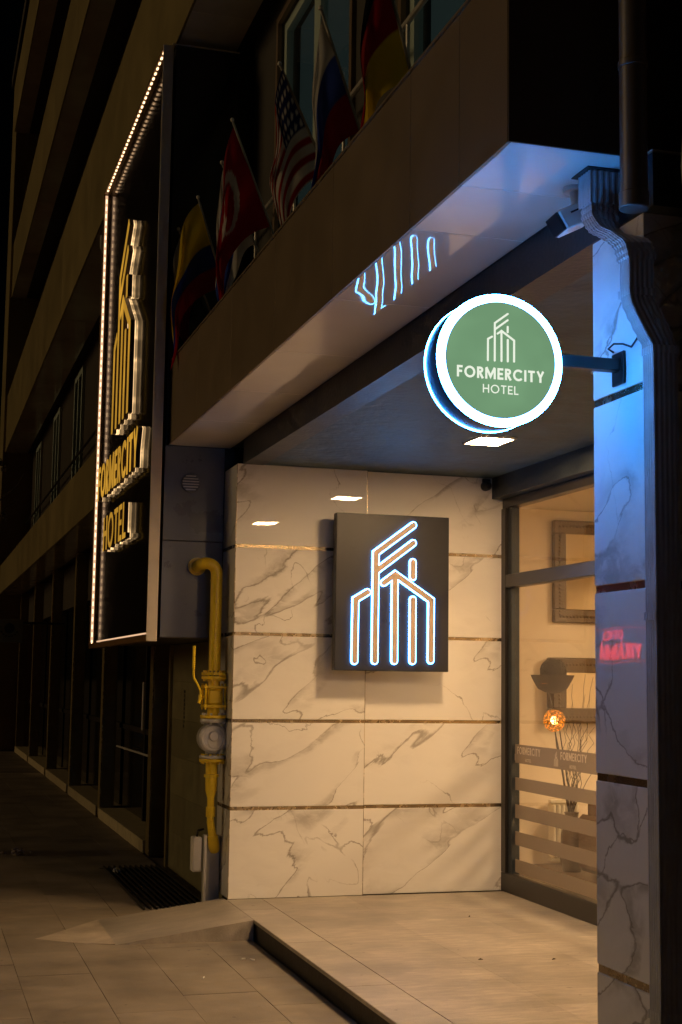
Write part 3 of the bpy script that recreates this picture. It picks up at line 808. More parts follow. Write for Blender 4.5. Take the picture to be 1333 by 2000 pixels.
# ================================================================== ROUND LIGHT BOX SIGN
rs = thing('round_sign', (1.78, 4.12, 2.3), 'round double sided lit hotel sign with green face and white rim', 'sign')
CX, CZ, FY, RAD = 1.697, 2.505, 4.02, 0.2065
TH = 0.125
body = MB(); body.lathe([(RAD - 0.006, 0.0105), (RAD, 0.0115), (RAD, TH - 0.0115), (RAD - 0.006, TH - 0.0105)], (CX, FY, CZ), 'y', 96)
body.build('drum', 'darkmetal', rs, True)
for yy, sgn in ((FY, -1), (FY + TH, 1)):
    ring = MB(); y_ = 0.010 if sgn < 0 else -0.010
    ring.lathe([(RAD - 0.001, y_), (RAD - 0.003, 0.0), (RAD * 0.888, 0.0), (RAD * 0.888, y_), (RAD - 0.001, y_)], (CX, yy, CZ), 'y', 96)
    ring.build('rim', 'rim_em', rs)
    eg = MB(); eg.lathe([(RAD + 0.0022, y_), (RAD + 0.0022, y_ * 0.4), (RAD - 0.0004, y_ * 0.4), (RAD - 0.0004, y_), (RAD + 0.0022, y_)], (CX, yy, CZ), 'y', 96)
    eg.build('rim_edge', 'edge_em', rs)
    ig = MB(); ig.lathe([(RAD * 0.8875, y_ * .1), (RAD * 0.8875, -y_ * .1), (RAD * 0.880, -y_ * .1), (RAD * 0.880, y_ * .1), (RAD * 0.8875, y_ * .1)], (CX, yy, CZ), 'y', 96)
    ig.build('inner_edge', 'inner_em', rs)
    fc = MB(); fc.lathe([(RAD * 0.880, 0.0), (RAD * 0.880, 0.002 * -sgn), (0.0001, 0.002 * -sgn), (0.0001, 0.0)][::1], (CX, yy, CZ), 'y', 96)
    face = fc.build('face', 'green_em', rs)
    def mp_r(u, w, d, yy=yy, sgn=sgn): return (CX + (u if sgn < 0 else -u), yy + sgn * d, CZ + w)
    k = 0.152
    for i, st in enumerate(LOGO_M):
        MB().stroke([((x - 0.431) * k, 0.0 + (z - 0.06) * k - 0.005) for x, z in st], 0.0062, mp_r, 0.0002, 0.0012 + i * 0.0002, 'round').build('logo_stroke', 'logo_em', rs)
    letters(rs, 'FORMERCITY', 0.036, 0.19, 0.17, mp_r, 0.0002, 0.0012, 'logo_em', u0=-0.1455, w0=-0.062, width=0.291)
    letters(rs, 'HOTEL', 0.0265, 0.135, 0.2, mp_r, 0.0002, 0.0012, 'logo_em', u0=-0.06, w0=-0.106, width=0.118)
box('arm', 'darkmetal', rs, CX + RAD - 0.012, 2.128, 4.062, 4.105, CZ + 0.008, CZ + 0.047, 0.003)
box('wall_plate', 'darkmetal', rs, 2.1285, 2.1385, 4.045, 4.125, CZ - 0.035, CZ + 0.072, 0.003)
MB().tube([(2.12, 4.09, CZ + 0.072), (2.105, 4.10, CZ + 0.085), (2.11, 4.07, CZ + 0.096), (2.122, 4.03, CZ + 0.088), (2.13, 3.99, CZ + 0.07), (2.13, 3.95, CZ + 0.09), (2.13, 3.93, CZ + 0.14)], 0.0035, 6).build('cable', 'black', rs, True)

# ================================================================== TOWER SIGN ON THE FACADE
ts = thing('facade_sign', (1.62, 12, 1.77), 'tall black facade sign with gold halo lit logo and led edged frame', 'sign')
SX0, SX1, SY0, SY1, SZ0, SZ1 = 1.578, 1.655, 10.20, 13.72, 1.765, 6.22
PNX = 1.640
box('back_panel', 'signblack', ts, PNX, 1.654, SY0 + 0.012, SY1 - 0.012, SZ0 + 0.012, SZ1 - 0.012)
box('frame_side', 'signedge', ts, SX0, SX1, SY0, SY0 + 0.0115, SZ0, SZ1, 0.002)
box('frame_side', 'bronze', ts, SX0, SX1, SY1 - 0.0115, SY1, SZ0, SZ1, 0.002)
box('frame_bottom', 'bronze', ts, SX0, SX1, SY0 + 0.012, SY1 - 0.012, SZ0, SZ0 + 0.045, 0.002)
box('frame_top', 'bronze', ts, SX0, SX1, SY0 + 0.012, SY1 - 0.012, SZ1 - 0.0115, SZ1, 0.002)
l0 = box('led', 'led_em', ts, 1.592, 1.606, 13.55, 13.590, SZ1 - 0.0185, SZ1 - 0.0125)
n = 34
for k in range(1, n):
    copy_piece(l0, l0.location + Vector((0, -k * (13.58 - 10.33) / (n - 1), 0)), ts)
box('led_strip', 'strip_em', ts, 1.592, 1.616, SY1 - 0.0150, SY1 - 0.0120, SZ0 + 0.06, SZ1 - 0.02)
l1 = box('led', 'led_em', ts, 1.599, 1.609, SY1 - 0.0185, SY1 - 0.0155, SZ1 - 0.10, SZ1 - 0.06)
n = 60
for k in range(1, n):
    copy_piece(l1, l1.location + Vector((0, 0, -k * (SZ1 - SZ0 - 0.14) / (n - 1))), ts)
box('led_strip', 'strip_em', ts, PNX - 0.004, PNX - 0.0005, SY0 + 0.06, 13.60, SZ0 + 0.060, SZ0 + 0.072)
def mp_t(u, w, d): return (PNX - d, -u, w)
s_y, s_z = 0.943 / 0.576, 1.707 / 1.0
def tl_pt(x, z): return (-12.47 + (x - 0.143) * s_y, 3.627 + (z - 0.068) * s_z)
for i, st in enumerate(LOGO_M):
    P = [tl_pt(x, z) for x, z in st]
    sp_ = MB().stroke(P, 0.060, mp_t, 0.004, 0.0255, 'butt').build('lit_spacer', 'acryl_em', ts)
    MB().stroke(P, 0.064, mp_t, 0.0258, 0.0302, 'butt').build('lit_edge', 'acryl_edge', sp_)
    lb = MB().stroke(P, 0.078, mp_t, 0.0305, 0.066 + i * 0.0006, 'butt').build('logo_bar', 'letterside', ts)
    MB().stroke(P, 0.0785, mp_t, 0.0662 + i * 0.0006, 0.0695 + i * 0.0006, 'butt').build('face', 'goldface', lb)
for txt, cap, u0, w0, wd, t_ in (('FORMERCITY', 0.3055, -13.33, 3.127, 2.444, 0.17), ('HOTEL', 0.30, -12.82, 2.616, 1.412, 0.14)):
    letters(ts, txt, cap, t_, 0.2, mp_t, 0.004, 0.0255, 'acryl_em', 'lit_spacer', u0, w0, wd, shrink=0.05)
    letters(ts, txt, cap, t_, 0.2, mp_t, 0.0258, 0.0299, 'acryl_edge', 'lit_edge', u0, w0, wd, shrink=0.04)
    letters(ts, txt, cap, t_, 0.2, mp_t, 0.0305, 0.066, 'letterside', 'letter', u0, w0, wd)
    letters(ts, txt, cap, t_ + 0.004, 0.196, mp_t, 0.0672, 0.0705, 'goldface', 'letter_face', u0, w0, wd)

# box behind the sign
fk = thing('clad_wall_box', (1.95, 11.8, 1.8), 'slate grey clad box wall between the facade sign and the marble', 'wall')
box('side_panel', 'flank', fk, 1.690, 2.136, 10.292, 10.305, 1.80, 2.497, 0.002)
box('side_panel', 'flank', fk, 1.690, 2.136, 10.292, 10.305, 2.503, 3.199, 0.002)
box('side_panel', 'flankdark', fk, 1.690, 2.180, 10.292, 10.305, 3.828, 6.27, 0.002)
box('core', 'black', fk, 1.694, 2.6, 10.3055, 13.6, 1.81, 6.26)
box('under_panel', 'endpanel', fk, 1.692, 2.19, 10.306, 13.6, 1.795, 1.8095)
box('top_flashing', 'signedge', fk, 1.66, 2.18, 10.286, 10.31, 6.271, 6.279)
vt = MB(); vt.lathe([(0.0001, 0), (0.066, 0), (0.070, 0.006), (0.070, 0.012)], (1.885, 10.279, 2.93), 'y', 28)
vent = vt.build('round_vent', 'flank', fk, True)
for k in range(6):
    zz = 2.93 - 0.05 + k * 0.02; hw = math.sqrt(max(0.0001, 0.062 ** 2 - (zz - 2.93) ** 2))
    box('louvre', 'steel', vent, 1.885 - hw, 1.885 + hw, 10.272, 10.2785, zz - 0.004, zz + 0.003)

# ================================================================== OLIVE SHUTTER under the box
sh = thing('metal_shutter', (2.2, 11.5, -0.13), 'olive metal shutter behind the yellow gas pipe', 'shutter')
z = -0.13
while z < 1.78:
    box('slat', 'olive', sh, 2.195, 2.225, 10.30, 12.58, z + 0.0004, min(z + 0.3196, 1.789), 0.0008)
    z += 0.32
box('side_rail', 'pilaster', sh, 2.17, 2.24, 12.585, 12.66, -0.13, 1.79)
box('backing', 'black', sh, 2.226, 2.30, 10.29, 12.7, -0.13, 1.79)
stk = MB()
for k in range(9):
    zz = 1.38 - k * 0.036
    stk.box(2.1925, 2.1945, 11.96 + (k % 3) * 0.01, 12.02 - (k % 2) * 0.012, zz, zz + 0.022)
stk.build('dark_sticker', 'black', sh)
# pale metre cover + box at the foot
cv = thing('meter_cover', (2.1, 10.15, -0.1), 'pale grey upright sheet metal cover beside the marble foot', 'cover')
box('upright_sheet', 'greywhite', cv, 2.035, 2.132, 10.12, 10.27, -0.13, 0.40, 0.004)
box('edge_fold', 'white', cv, 2.018, 2.0345, 10.10, 10.14, -0.13, 0.41, 0.002)
jb = thing('junction_box', (1.98, 10.2, 0.14), 'small white junction box hanging beside the grey cover', 'box')
box('case', 'white', jb, 1.945, 2.010, 10.15, 10.25, 0.15, 0.39, 0.006)
box('lid', 'white', jb, 1.950, 2.005, 10.143, 10.149, 0.16, 0.38, 0.002)
MB().tube([(1.98, 10.2, 0.39), (1.985, 10.2, 0.43), (2.03, 10.21, 0.44)], 0.008, 8).build('cable', 'black', jb, True)

# ================================================================== GAS PIPE
gp = thing('gas_pipe', (2.06, 10.1, 0.3), 'yellow gas pipe with flanges, ball valve and round grey filter', 'gas pipe')
GX, GY = 2.058, 10.10
arcp = [(1.945, 10.285, 2.315), (1.950, 10.20, 2.32), (1.958, 10.14, 2.325), (1.972, 10.108, 2.328)]
arcp += [(1.985 + 0.073 * math.sin(a), GY, 2.255 + 0.073 * math.cos(a)) for a in [R(x) for x in (10, 25, 40, 55, 70, 90)]]
arcp += [(GX, GY, 2.2), (GX, GY, 1.9), (GX, GY, 1.56)]
MB().tube(arcp, 0.0425, 20).build('pipe', 'pipe', gp, True)
MB().lathe([(0.043, 0), (0.0445, 0.004), (0.0445, 0.010), (0.043, 0.014)], (GX, GY, 2.20), 'z', 20).build('weld_ring', 'pipe', gp, True)
MB().lathe([(0.045, 0), (0.066, 0), (0.066, 0.012), (0.045, 0.012)], (1.946, 10.27, 2.315), 'y', 20).build('wall_collar', 'pipe', gp, True)
def flange(z, r, m, h=0.022):
    o = MB().lathe([(0.03, 0), (r, 0), (r + .002, 0.003), (r + .002, h - 0.003), (r, h), (0.03, h)], (GX, GY, z), 'z', 28).build('flange', m, gp, True)
    return o
def bolts(z0, z1, r, m, n=8):
    for k in range(n):
        a = 2 * math.pi * (k + .5) / n
        MB().lathe([(0.0001, 0), (0.0085, 0), (0.0085, z1 - z0), (0.0001, z1 - z0)], (GX + r * math.cos(a), GY + r * math.sin(a), z0), 'z', 6).build('bolt', m, gp)
flange(1.528, 0.089, 'pipe'); flange(1.500, 0.089, 'pipe'); bolts(1.486, 1.564, 0.072, 'pipe')
MB().lathe([(0.045, 0.0), (0.045, 0.06), (0.052, 0.08), (0.052, 0.17), (0.042, 0.20), (0.042, 0.255)], (GX, GY, 1.245), 'z', 20).build('valve_neck', 'pipe', gp, True)
for z in (1.300, 1.435):
    box('valve_plate', 'pipe', gp, GX - 0.082, GX + 0.082, GY - 0.07, GY + 0.07, z, z + 0.020, 0.003)
box('valve_body', 'pipe', gp, GX - 0.052, GX + 0.052, GY - 0.058, GY + 0.058, 1.3205, 1.4345, 0.014)
for dx in (-0.07, 0.07):
    for dy in (-0.058, 0.058):
        MB().lathe([(0.0001, 0), (0.0075, 0), (0.0075, 0.185), (0.0001, 0.185)], (GX + dx, GY + dy, 1.285), 'z', 8).build('tie_bolt', 'pipe', gp)
MB().tube([(1.975, GY - .01, 1.375), (1.955, GY - .02, 1.38)], 0.022, 10).build('valve_stem', 'pipe', gp, True)
lv = MB().tube([(1.945, GY - .03, 1.33), (1.958, GY - .03, 1.38), (1.956, GY - .03, 1.42), (1.930, GY - .03, 1.47), (1.906, GY - .03, 1.505), (1.902, GY - .03, 1.54), (1.903, GY - .03, 1.73)], [0.012, 0.012, 0.009, 0.008, 0.008, 0.008, 0.008], 8).build('lever', 'pipe', gp, True)
MB().tube([(1.902, GY - .03, 1.575), (1.9025, GY - .03, 1.735)], 0.0115, 8).build('grip', 'pipe', lv, True)
flange(1.225, 0.092, 'pipe'); flange(1.195, 0.092, 'steel', 0.026); bolts(1.183, 1.262, 0.076, 'steel')
box('filter_neck', 'steel', gp, GX - 0.032, GX + 0.032, GY - 0.03, GY + 0.03, 0.975, 1.194, 0.006)
for dx in (-0.042, 0.042):
    box('filter_rib', 'steel', gp, GX + dx - 0.006, GX + dx + 0.006, GY - 0.03, GY + 0.03, 0.975, 1.193, 0.002)
MB().lathe([(0.0001, 0.06), (0.104, 0.06), (0.104, -0.03), (0.088, -0.045), (0.078, -0.045), (0.074, -0.036), (0.0001, -0.036)], (GX - .004, GY - 0.01, 1.085), 'y', 36).build('filter_case', 'steel', gp, True)
kn = MB(); kn.lathe([(0.0001, -0.058), (0.03, -0.058), (0.036, -0.05), (0.036, -0.03)], (GX - .004, GY - 0.012, 1.10), 'y', 20)
kn.build('filter_knob', 'white', gp, True)
kn2 = MB(); kn2.lathe([(0.0001, -0.040), (0.050, -0.040), (0.055, -0.0355)], (GX + 0.008, GY - 0.012, 1.065), 'y', 20)
kn2.build('filter_plate', 'white', gp, True)
flange(0.945, 0.091, 'steel', 0.020); flange(0.920, 0.091, 'pipe'); bolts(0.905, 0.975, 0.075, 'pipe')
MB().lathe([(0.042, 0.919), (0.042, 0.76), (0.040, 0.72), (0.026, 0.665), (0.026, 0.53)], (GX - .004, GY, 0), 'z', 20).build('reducer', 'pipe', gp, True)
MB().lathe([(0.043, 0.0), (0.053, 0.002), (0.053, 0.022), (0.043, 0.024)], (GX - .004, GY, 0.81), 'z', 20).build('clamp', 'pipe', gp, True)
MB().lathe([(0.026, 0), (0.034, 0.002), (0.034, 0.07), (0.026, 0.072)], (GX - .004, GY, 0.535), 'z', 14).build('coupling', 'pipe', gp, True)
MB().tube([(GX - .004, GY, 0.54), (GX - .002, GY, 0.50), (GX + .006, GY, 0.45), (GX + .014, GY, 0.40)], [0.022, 0.028, 0.028, 0.028], 14).build('pipe_tail', 'pipe', gp, True)
MB().tube([(GX + .014, GY, 0.405), (GX + .016, GY, 0.395), (GX + .025, GY + .004, 0.345), (GX + .035, GY + .03, 0.315), (GX + .035, GY + 0.07, 0.31)], [0.038, 0.038, 0.040, 0.041, 0.041], 14).build('elbow', 'pipe', gp, True)

# ================================================================== UPPER FLOOR OF THE HOTEL
hb = thing('hotel_upper_floor', (2.4, 7, 3.8), 'dark upper storey of the hotel with pale framed windows', 'building')
wins = [(7.66, 9.44), (4.75, 6.72)]
ZB, ZT = 4.02, 6.14
edges = [10.29] + [e for w in wins for e in (w[1], w[0])] + [3.99]
for i in range(0, len(edges), 2):
    box('wall', 'wallup', hb, 2.30, 2.50, edges[i + 1], edges[i], 3.82, 6.42)
for (a, b) in wins:
    box('wall', 'wallup', hb, 2.301, 2.499, a, b, ZT, 6.42)
    box('wall', 'wallup', hb, 2.301, 2.499, a, b, 3.82, ZB)
    w = box('window', 'framebrown', hb, 2.272, 2.30, b, b + 0.05, ZB - .03, ZT + 0.05)
    box('trim', 'framebrown', w, 2.272, 2.30, a - 0.05, a, ZB - .03, ZT + 0.05)
    box('trim', 'framebrown', w, 2.272, 2.30, a, b, ZT, ZT + 0.05)
    n = 2
    step = (b - a) / n
    for k in range(n):
        p, q = a + k * step, a + (k + 1) * step
        s_ = MB()
        f = 0.075
        s_.box(2.32, 2.37, p, p + f, ZB, ZT); s_.box(2.32, 2.37, q - f, q, ZB, ZT)
        s_.box(2.321, 2.369, p + f, q - f, ZT - f, ZT); s_.box(2.321, 2.369, p + f, q - f, ZB, ZB + f)
        s_.box(2.326, 2.364, p + f, q - f, 4.46, 4.50)
        s_.build('sash', 'framew', w)
        box('pane', 'glass', w, 2.344, 2.350, p + f, q - f, ZB + f, ZT - f)
    box('curtain', 'teal_em', w, 2.44, 2.45, a, b, ZB, ZT)
rl = MB()
rl.tube([(2.20, 3.99, 4.76), (2.20, 10.28, 4.76)], 0.016, 8)
hr = rl.build('rail', 'steel', hb, True)
for y in (7.5, 8.6, 9.7, 6.4, 5.3):
    MB().tube([(2.20, y, 3.83), (2.20, y, 4.76)], 0.009, 6).build('baluster', 'steel', hr, True)

# next storey band over the sign and far along the street
ab = thing('apartment_building', (2.2, 20, 0), 'long dark facade with olive bands and pale soffits receding down the street', 'building')
YE = 32.0
def bandset(z0, z1, xo, xi, ya, yb, step=3.2):
    y = ya
    while y < yb - 0.1:
        q = min(y + step, yb)
        box('fascia_panel', 'farfascia', ab, xo, xo + 0.02, y + 0.003, q - 0.003, z0, z1, 0.003)
        box('soffit_panel', 'farsoffit', ab, xo + 0.021, xi, y + 0.003, q - 0.003, z0 + 0.002, z0 + 0.02, 0.003)
        y = q
    box('band_core', 'farwall', ab, xo + 0.0205, 2.6, ya, yb, z0 + 0.0205, z1 - 0.01)
bandset(3.235, 3.86, 1.71, 2.20, 13.75, YE)
bandset(6.36, 7.63, 1.71, 2.19, 3.5, YE)
bandset(9.87, 11.1, 1.71, 2.03, 6.0, YE)
bandset(13.7, 15.0, 1.62, 1.95, 10.0, YE)
# recessed storey walls
for (z0, z1) in ((3.87, 6.36), (7.64, 9.87), (11.11, 13.7)):
    box('wall', 'farwall', ab, 2.31, 2.6, 13.65 if z0 < 5 else 6.0, YE, z0, z1)
def far_window(y0, y1, z0, z1, lit):
    f = 0.09
    w = box('window', 'framew', ab, 2.262, 2.309, y0, y0 + f, z0, z1)
    box('frame', 'framew', w, 2.262, 2.309, y1 - f, y1, z0, z1)
    box('frame', 'framew', w, 2.263, 2.309, y0 + f, y1 - f, z1 - f, z1)
    box('frame', 'framew', w, 2.263, 2.309, y0 + f, y1 - f, z0, z0 + f)
    box('frame', 'framew', w, 2.263, 2.309, (y0 + y1) / 2 - .04, (y0 + y1) / 2 + .04, z0 + f, z1 - f)
    box('pane', 'winglass', w, 2.285, 2.295, y0 + f, y1 - f, z0 + f, z1 - f)
    box('lit_curtain', 'teal_em' if lit else 'framew', w, 2.2975, 2.302, y0 + f, y1 - f, z0 + f, z0 + (0.7 if lit else 0.3))
for y in (18.2, 21.7, 25.3, 29.2):
    far_window(y, y + 1.15, 4.0, 6.22, True)
for y in (12.5, 16.0, 19.5, 23.0, 26.5, 30.0):
    far_window(y, y + 1.2, 7.75, 9.5, False)
rl2 = MB().tube([(2.2, 13.8, 4.78), (2.2, YE, 4.78)], 0.018, 6).build('rail', 'darkmetal', ab, True)
# end pier
box('end_pier', 'farfascia', ab, 1.66, 2.6, YE + 0.002, YE + 1.6, -0.13, 15.4)
box('end_coping', 'farwall', ab, 1.6, 2.7, 10, YE + 1.7, 15.41, 15.7)
# ground-floor shops
box('shop_back', 'farwall', ab, 2.62, 2.7, 12.7, YE, -0.13, 3.24)
pil = [13.3, 16.95, 20.35, 23.9, 27.6, 31.3]
for i, y in enumerate(pil):
    box('pilaster', 'pilaster', ab, 2.145, 2.30, y, y + 0.26, -0.13, 3.23, 0.006)
    box('pilaster_edge', 'trim', ab, 2.138, 2.1445, y + 0.002, y + 0.03, -0.13, 3.2)
    if i < len(pil) - 1:
        y0, y1 = y + 0.262, pil[i + 1] - 0.002
        box('plinth', 'stone', ab, 2.12, 2.60, y0, y1, -0.13, -0.01, 0.006)
        box('shop_window', 'shopglass', ab, 2.40, 2.42, y0, y1, 0.0, 2.55)
        box('shop_header', 'farwall', ab, 2.30, 2.44, y0, y1, 2.552, 3.22)
        ym = (y0 + y1) / 2
        box('shop_mullion', 'darkmetal', ab, 2.37, 2.398, ym - .04, ym + .04, 0.0, 2.55)
        box('shop_rail', 'darkmetal', ab, 2.375, 2.398, y0, ym - .041, 0.9, 0.96)
        box('shop_rail', 'darkmetal', ab, 2.375, 2.398, ym + .041, y1, 0.9, 0.96)
# door pull and latch of the nearest shop
MB().tube([(2.33, 15.1, 0.95), (2.33, 15.1, 1.45)], 0.016, 8).build('door_pull', 'steel', ab, True)
MB().tube([(2.31, 13.6, 0.72), (2.31, 16.9, 0.70)], 0.012, 6).build('security_bar', 'steel', ab, True)

# gutters on the far facade
for (y, z, lbl) in ((13.1, 9.87, 'thin bent grey drainpipe high on the second olive band'), (21.8, 13.7, 'short grey drainpipe stub on the topmost olive band')):
    d = thing('drainpipe', (1.8, y, z - 1), lbl, 'drainpipe')
    MB().tube([(1.86, y, z + 0.02), (1.86, y, z - 0.16), (1.90, y, z - 0.30), (2.1, y, z - 0.55), (2.22, y, z - 0.68), (2.24, y, z - 0.85), (2.24, y, z - 2.2)], 0.055, 10).build('pipe', 'pvcdark', d, True)
    box('hopper', 'pvcdark', d, 1.72, 1.98, y - 0.1, y + 0.1, z - 0.05, z - 0.003, 0.01)
d = thing('drainpipe', (1.8, 17.6, 5), 'curved dark drainpipe end under the first olive band', 'drainpipe')
MB().tube([(1.80, 15.5, 6.37), (1.80, 15.5, 6.22), (1.86, 15.5, 6.08), (2.02, 15.5, 5.92), (2.2, 15.5, 5.85), (2.24, 15.5, 5.7), (2.24, 15.5, 4.0)], 0.05, 10).build('pipe', 'pvcdark', d, True)

# ================================================================== FLAGS
def flag(name, label, base, tip, colour, hoist, fly, seed, wide=0.24, start=0.03, lift=0.045):
    t = thing(name, base, label, 'flag', 'flags over the entrance canopy')
    B, T = Vector(base), Vector(tip); ax = (T - B).normalized()
    pole = MB().tube([B - ax * ((B.z - 3.83) / ax.z), T], 0.0085, 8).build('pole', 'greywhite', t, True)
    MB().lathe([(0.0001, -0.014), (0.012, -0.008), (0.014, 0.004), (0.008, 0.014), (0.0001, 0.016)], T + ax * 0.01, 'z', 10).build('finial', 'white', pole, True)
    rr = random.Random(seed)
    nu, nv = 46, 66
    ph = [rr.uniform(0, 6.28) for _ in range(5)]
    lft = Vector((-0.96, 0.28, 0)); prp = Vector((0.28, 0.96, 0))
    v = []; f = []; cl = []
    for j in range(nv + 1):
        q = j / nv
        for i in range(nu + 1):
            u = i / nu
            h = T - ax * (start + u * hoist)
            g = 1 - math.exp(-q / 0.30)                       # leaves the pole sideways, then falls
            side = (lift + wide * u * (1 - 0.25 * u)) * g
            drop = fly * (0.62 * q ** 1.5 + 0.30 * q) * (1 - 0.28 * u)
            amp = 0.006 + 0.045 * min(1, q * 1.4)
            wv = math.sin(u * 7.5 + ph[0] + q * 5.5) * amp + math.sin(u * 13 + ph[1] - q * 9) * amp * 0.45 + math.sin(q * 11 + ph[3] + u * 2) * amp * .5
            sd = side + math.sin(q * 9 + ph[2] + u * 5) * 0.018 * q
            v.append(h + lft * sd + Vector((0, 0, -1)) * drop + prp * wv - B); cl.append(colour(u, q))
    for j in range(nv):
        for i in range(nu):
            a = j * (nu + 1) + i
            f.append((a, a + 1, a + nu + 2, a + nu + 1))
    me = bpy.data.meshes.new('cloth')
    me.from_pydata([tuple(p) for p in v], [], f)
    ca = me.color_attributes.new('Col', 'FLOAT_COLOR', 'POINT')
    ca.data.foreach_set('color', [c for q in cl for c in (*q, 1.0)])
    me.materials.append(M['cloth'])
    me.polygons.foreach_set('use_smooth', [True] * len(me.polygons))
    o = bpy.data.objects.new('cloth', me); col.objects.link(o); o.parent = t
    return t
RED, WHT, BLU, YEL, BLK, NAVY = (0.42, 0.013, 0.02), (0.78, 0.76, 0.74), (0.04, 0.08, 0.45), (1.0, 0.74, 0.04), (0.012, 0.012, 0.012), (0.02, 0.03, 0.16)
def c_tur(u, v):
    y = (u - 0.5); x = v * 1.5
    if (x - 0.5) ** 2 + y ** 2 < 0.0725 and (x - 0.565) ** 2 + y ** 2 > 0.042: return WHT
    dx, dy = x - 0.80, y
    r = math.hypot(dx, dy); a = math.atan2(dy, -dx)
    if r < 0.125 * (0.55 + 0.45 * abs(math.cos(2.5 * a))) : return WHT
    return RED
def c_col(u, v): return YEL if u < 0.5 else (BLU if u < 0.75 else RED)
def c_us(u, v):
    if u < 7 / 13 and v < 0.4:
        du = (u * 13 / 7 * 5) % 1 - 0.5; dv = (v / 0.4 * 5.5) % 1 - 0.5
        return WHT if du * du + dv * dv < 0.075 else NAVY
    return RED if int(u * 13) % 2 == 0 else WHT
def c_rus(u, v): return WHT if u < 1 / 3 else (BLU if u < 2 / 3 else RED)
def c_ger(u, v): return BLK if u < 1 / 3 else (RED if u < 2 / 3 else YEL)
def c_pink(u, v): return WHT if u < .5 else RED
def c_blu(u, v): return BLU if 0.2 < u < 0.8 else WHT
def onp(base, tip): return base, tip
flag('flag', 'red flag with white crescent hanging over the canopy', (2.152, 9.055, 4.53), (1.88, 9.055, 5.22), c_tur, 0.72, 1.0, 1, 0.34, lift=0.08)
flag('flag', 'yellow, blue and red striped flag left of the red crescent flag', (2.01, 9.812, 4.257), (1.80, 9.812, 4.922), c_col, 0.64, 0.92, 11, 0.26, lift=0.17)
flag('flag', 'flag with stars on blue and red white stripes', (2.174, 7.736, 4.435), (1.88, 7.736, 5.054), c_us, 0.66, 0.72, 5, 0.27)
flag('flag', 'white, blue and red striped flag beside the upper window', (2.11, 6.856, 4.332), (1.88, 6.856, 4.984), c_rus, 0.64, 0.86, 4, 0.21)
flag('flag', 'black, red and yellow striped flag nearest the canopy corner', (1.997, 5.744, 4.18), (1.81, 5.744, 4.87), c_ger, 0.70, 0.74, 9, 0.24)
flag('flag', 'dark blue flag half hidden behind the red crescent flag', (2.105, 9.27, 4.447), (1.86, 9.27, 4.997), c_blu, 0.56, 0.86, 6, 0.16)
flag('flag', 'white and red flag at the far end of the canopy', (1.878, 10.22, 4.468), (1.735, 10.22, 4.805), c_pink, 0.46, 0.70, 7, 0.08)

# ================================================================== RAIN PIPES AND CAMERAS BY THE PILLAR
rd_ = thing('ribbed_downpipe', (2.16, 3.86, 0), 'ribbed grey metal downpipe bending from the soffit down the pillar edge', 'drainpipe')
def ribbed(path, w, d, name, mat, parent, ribs=5, crimp=0.0):
    """rectangular ribbed profile swept along a path in the x-z plane; w across, d along y"""
    prof = []
    for k in range(ribs * 4 + 1):
        a = k / (ribs * 4)
        prof.append((-w / 2 + (0.0035 if k % 4 in (1, 2) else 0.0), -d / 2 + a * d))     # left side ribbed
    for k in range(ribs * 4 + 1):
        a = k / (ribs * 4)
        prof.append((-w / 2 + a * w, d / 2 - (0.003 if k % 4 in (1, 2) else 0.0)))
    prof.append((w / 2, -d / 2))
    for k in range(ribs * 4 - 1, 0, -1):
        a = k / (ribs * 4)
        prof.append((-w / 2 + a * w, -d / 2 + (0.003 if k % 4 in (1, 2) else 0.0)))
    n = len(prof); v = []; f = []
    P = [Vector(p) for p in path]
    for i, p in enumerate(P):
        t = (P[min(i + 1, len(P) - 1)] - P[max(i - 1, 0)]).normalized()
        nx = Vector((0, 1, 0)).cross(t).normalized()
        if nx.x < 0: nx = -nx
        kc = 1.0 - (crimp if i % 2 else 0.0)
        for (a, b) in prof: v.append(p + nx * a * kc + Vector((0, 1, 0)) * b * kc)
    for i in range(len(P) - 1):
        for k in range(n):
            k2 = (k + 1) % n
            f.append((i * n + k, i * n + k2, (i + 1) * n + k2, (i + 1) * n + k))
    mb = MB().add(v, f)
    return mb.build(name, mat, parent)
def smooth(pts, n=5):
    out = []
    P = [Vector(p) for p in pts]
    for i in range(len(P) - 1):
        p0, p1, p2, p3 = P[max(i - 1, 0)], P[i], P[i + 1], P[min(i + 2, len(P) - 1)]
        for k in range(n):
            t = k / n
            out.append(0.5 * ((2 * p1) + (p2 - p0) * t + (2 * p0 - 5 * p1 + 4 * p2 - p3) * t * t + (3 * p1 - p0 - 3 * p2 + p3) * t ** 3))
    out.append(P[-1]); return out
yk = 3.88
ribbed([(2.112, 4.165, 3.195), (2.112, 4.165, 3.085)], 0.112, 0.09, 'outlet', 'pvc', rd_)
ribbed(smooth([(2.112, 4.165, 3.09), (2.106, 4.15, 3.03), (2.092, 4.07, 2.965), (2.086, 3.97, 2.92), (2.088, 3.90, 2.875), (2.092, yk, 2.82)], 5), 0.100, 0.080, 'elbow', 'pvc', rd_, crimp=0.07)
ribbed([(2.092, yk, 2.835), (2.092, yk, 2.715)], 0.084, 0.066, 'pipe_section', 'pvc', rd_)
ribbed(smooth([(2.092, yk, 2.722), (2.096, yk, 2.69), (2.128, yk, 2.63), (2.162, yk, 2.57), (2.170, yk, 2.535)], 4), 0.082, 0.064, 'offset_bend', 'pvc', rd_, crimp=0.05)
ribbed([(2.170, yk, 2.54), (2.170, yk, 1.2), (2.170, yk, -0.12)], 0.084, 0.068, 'pipe_section', 'pvc', rd_)
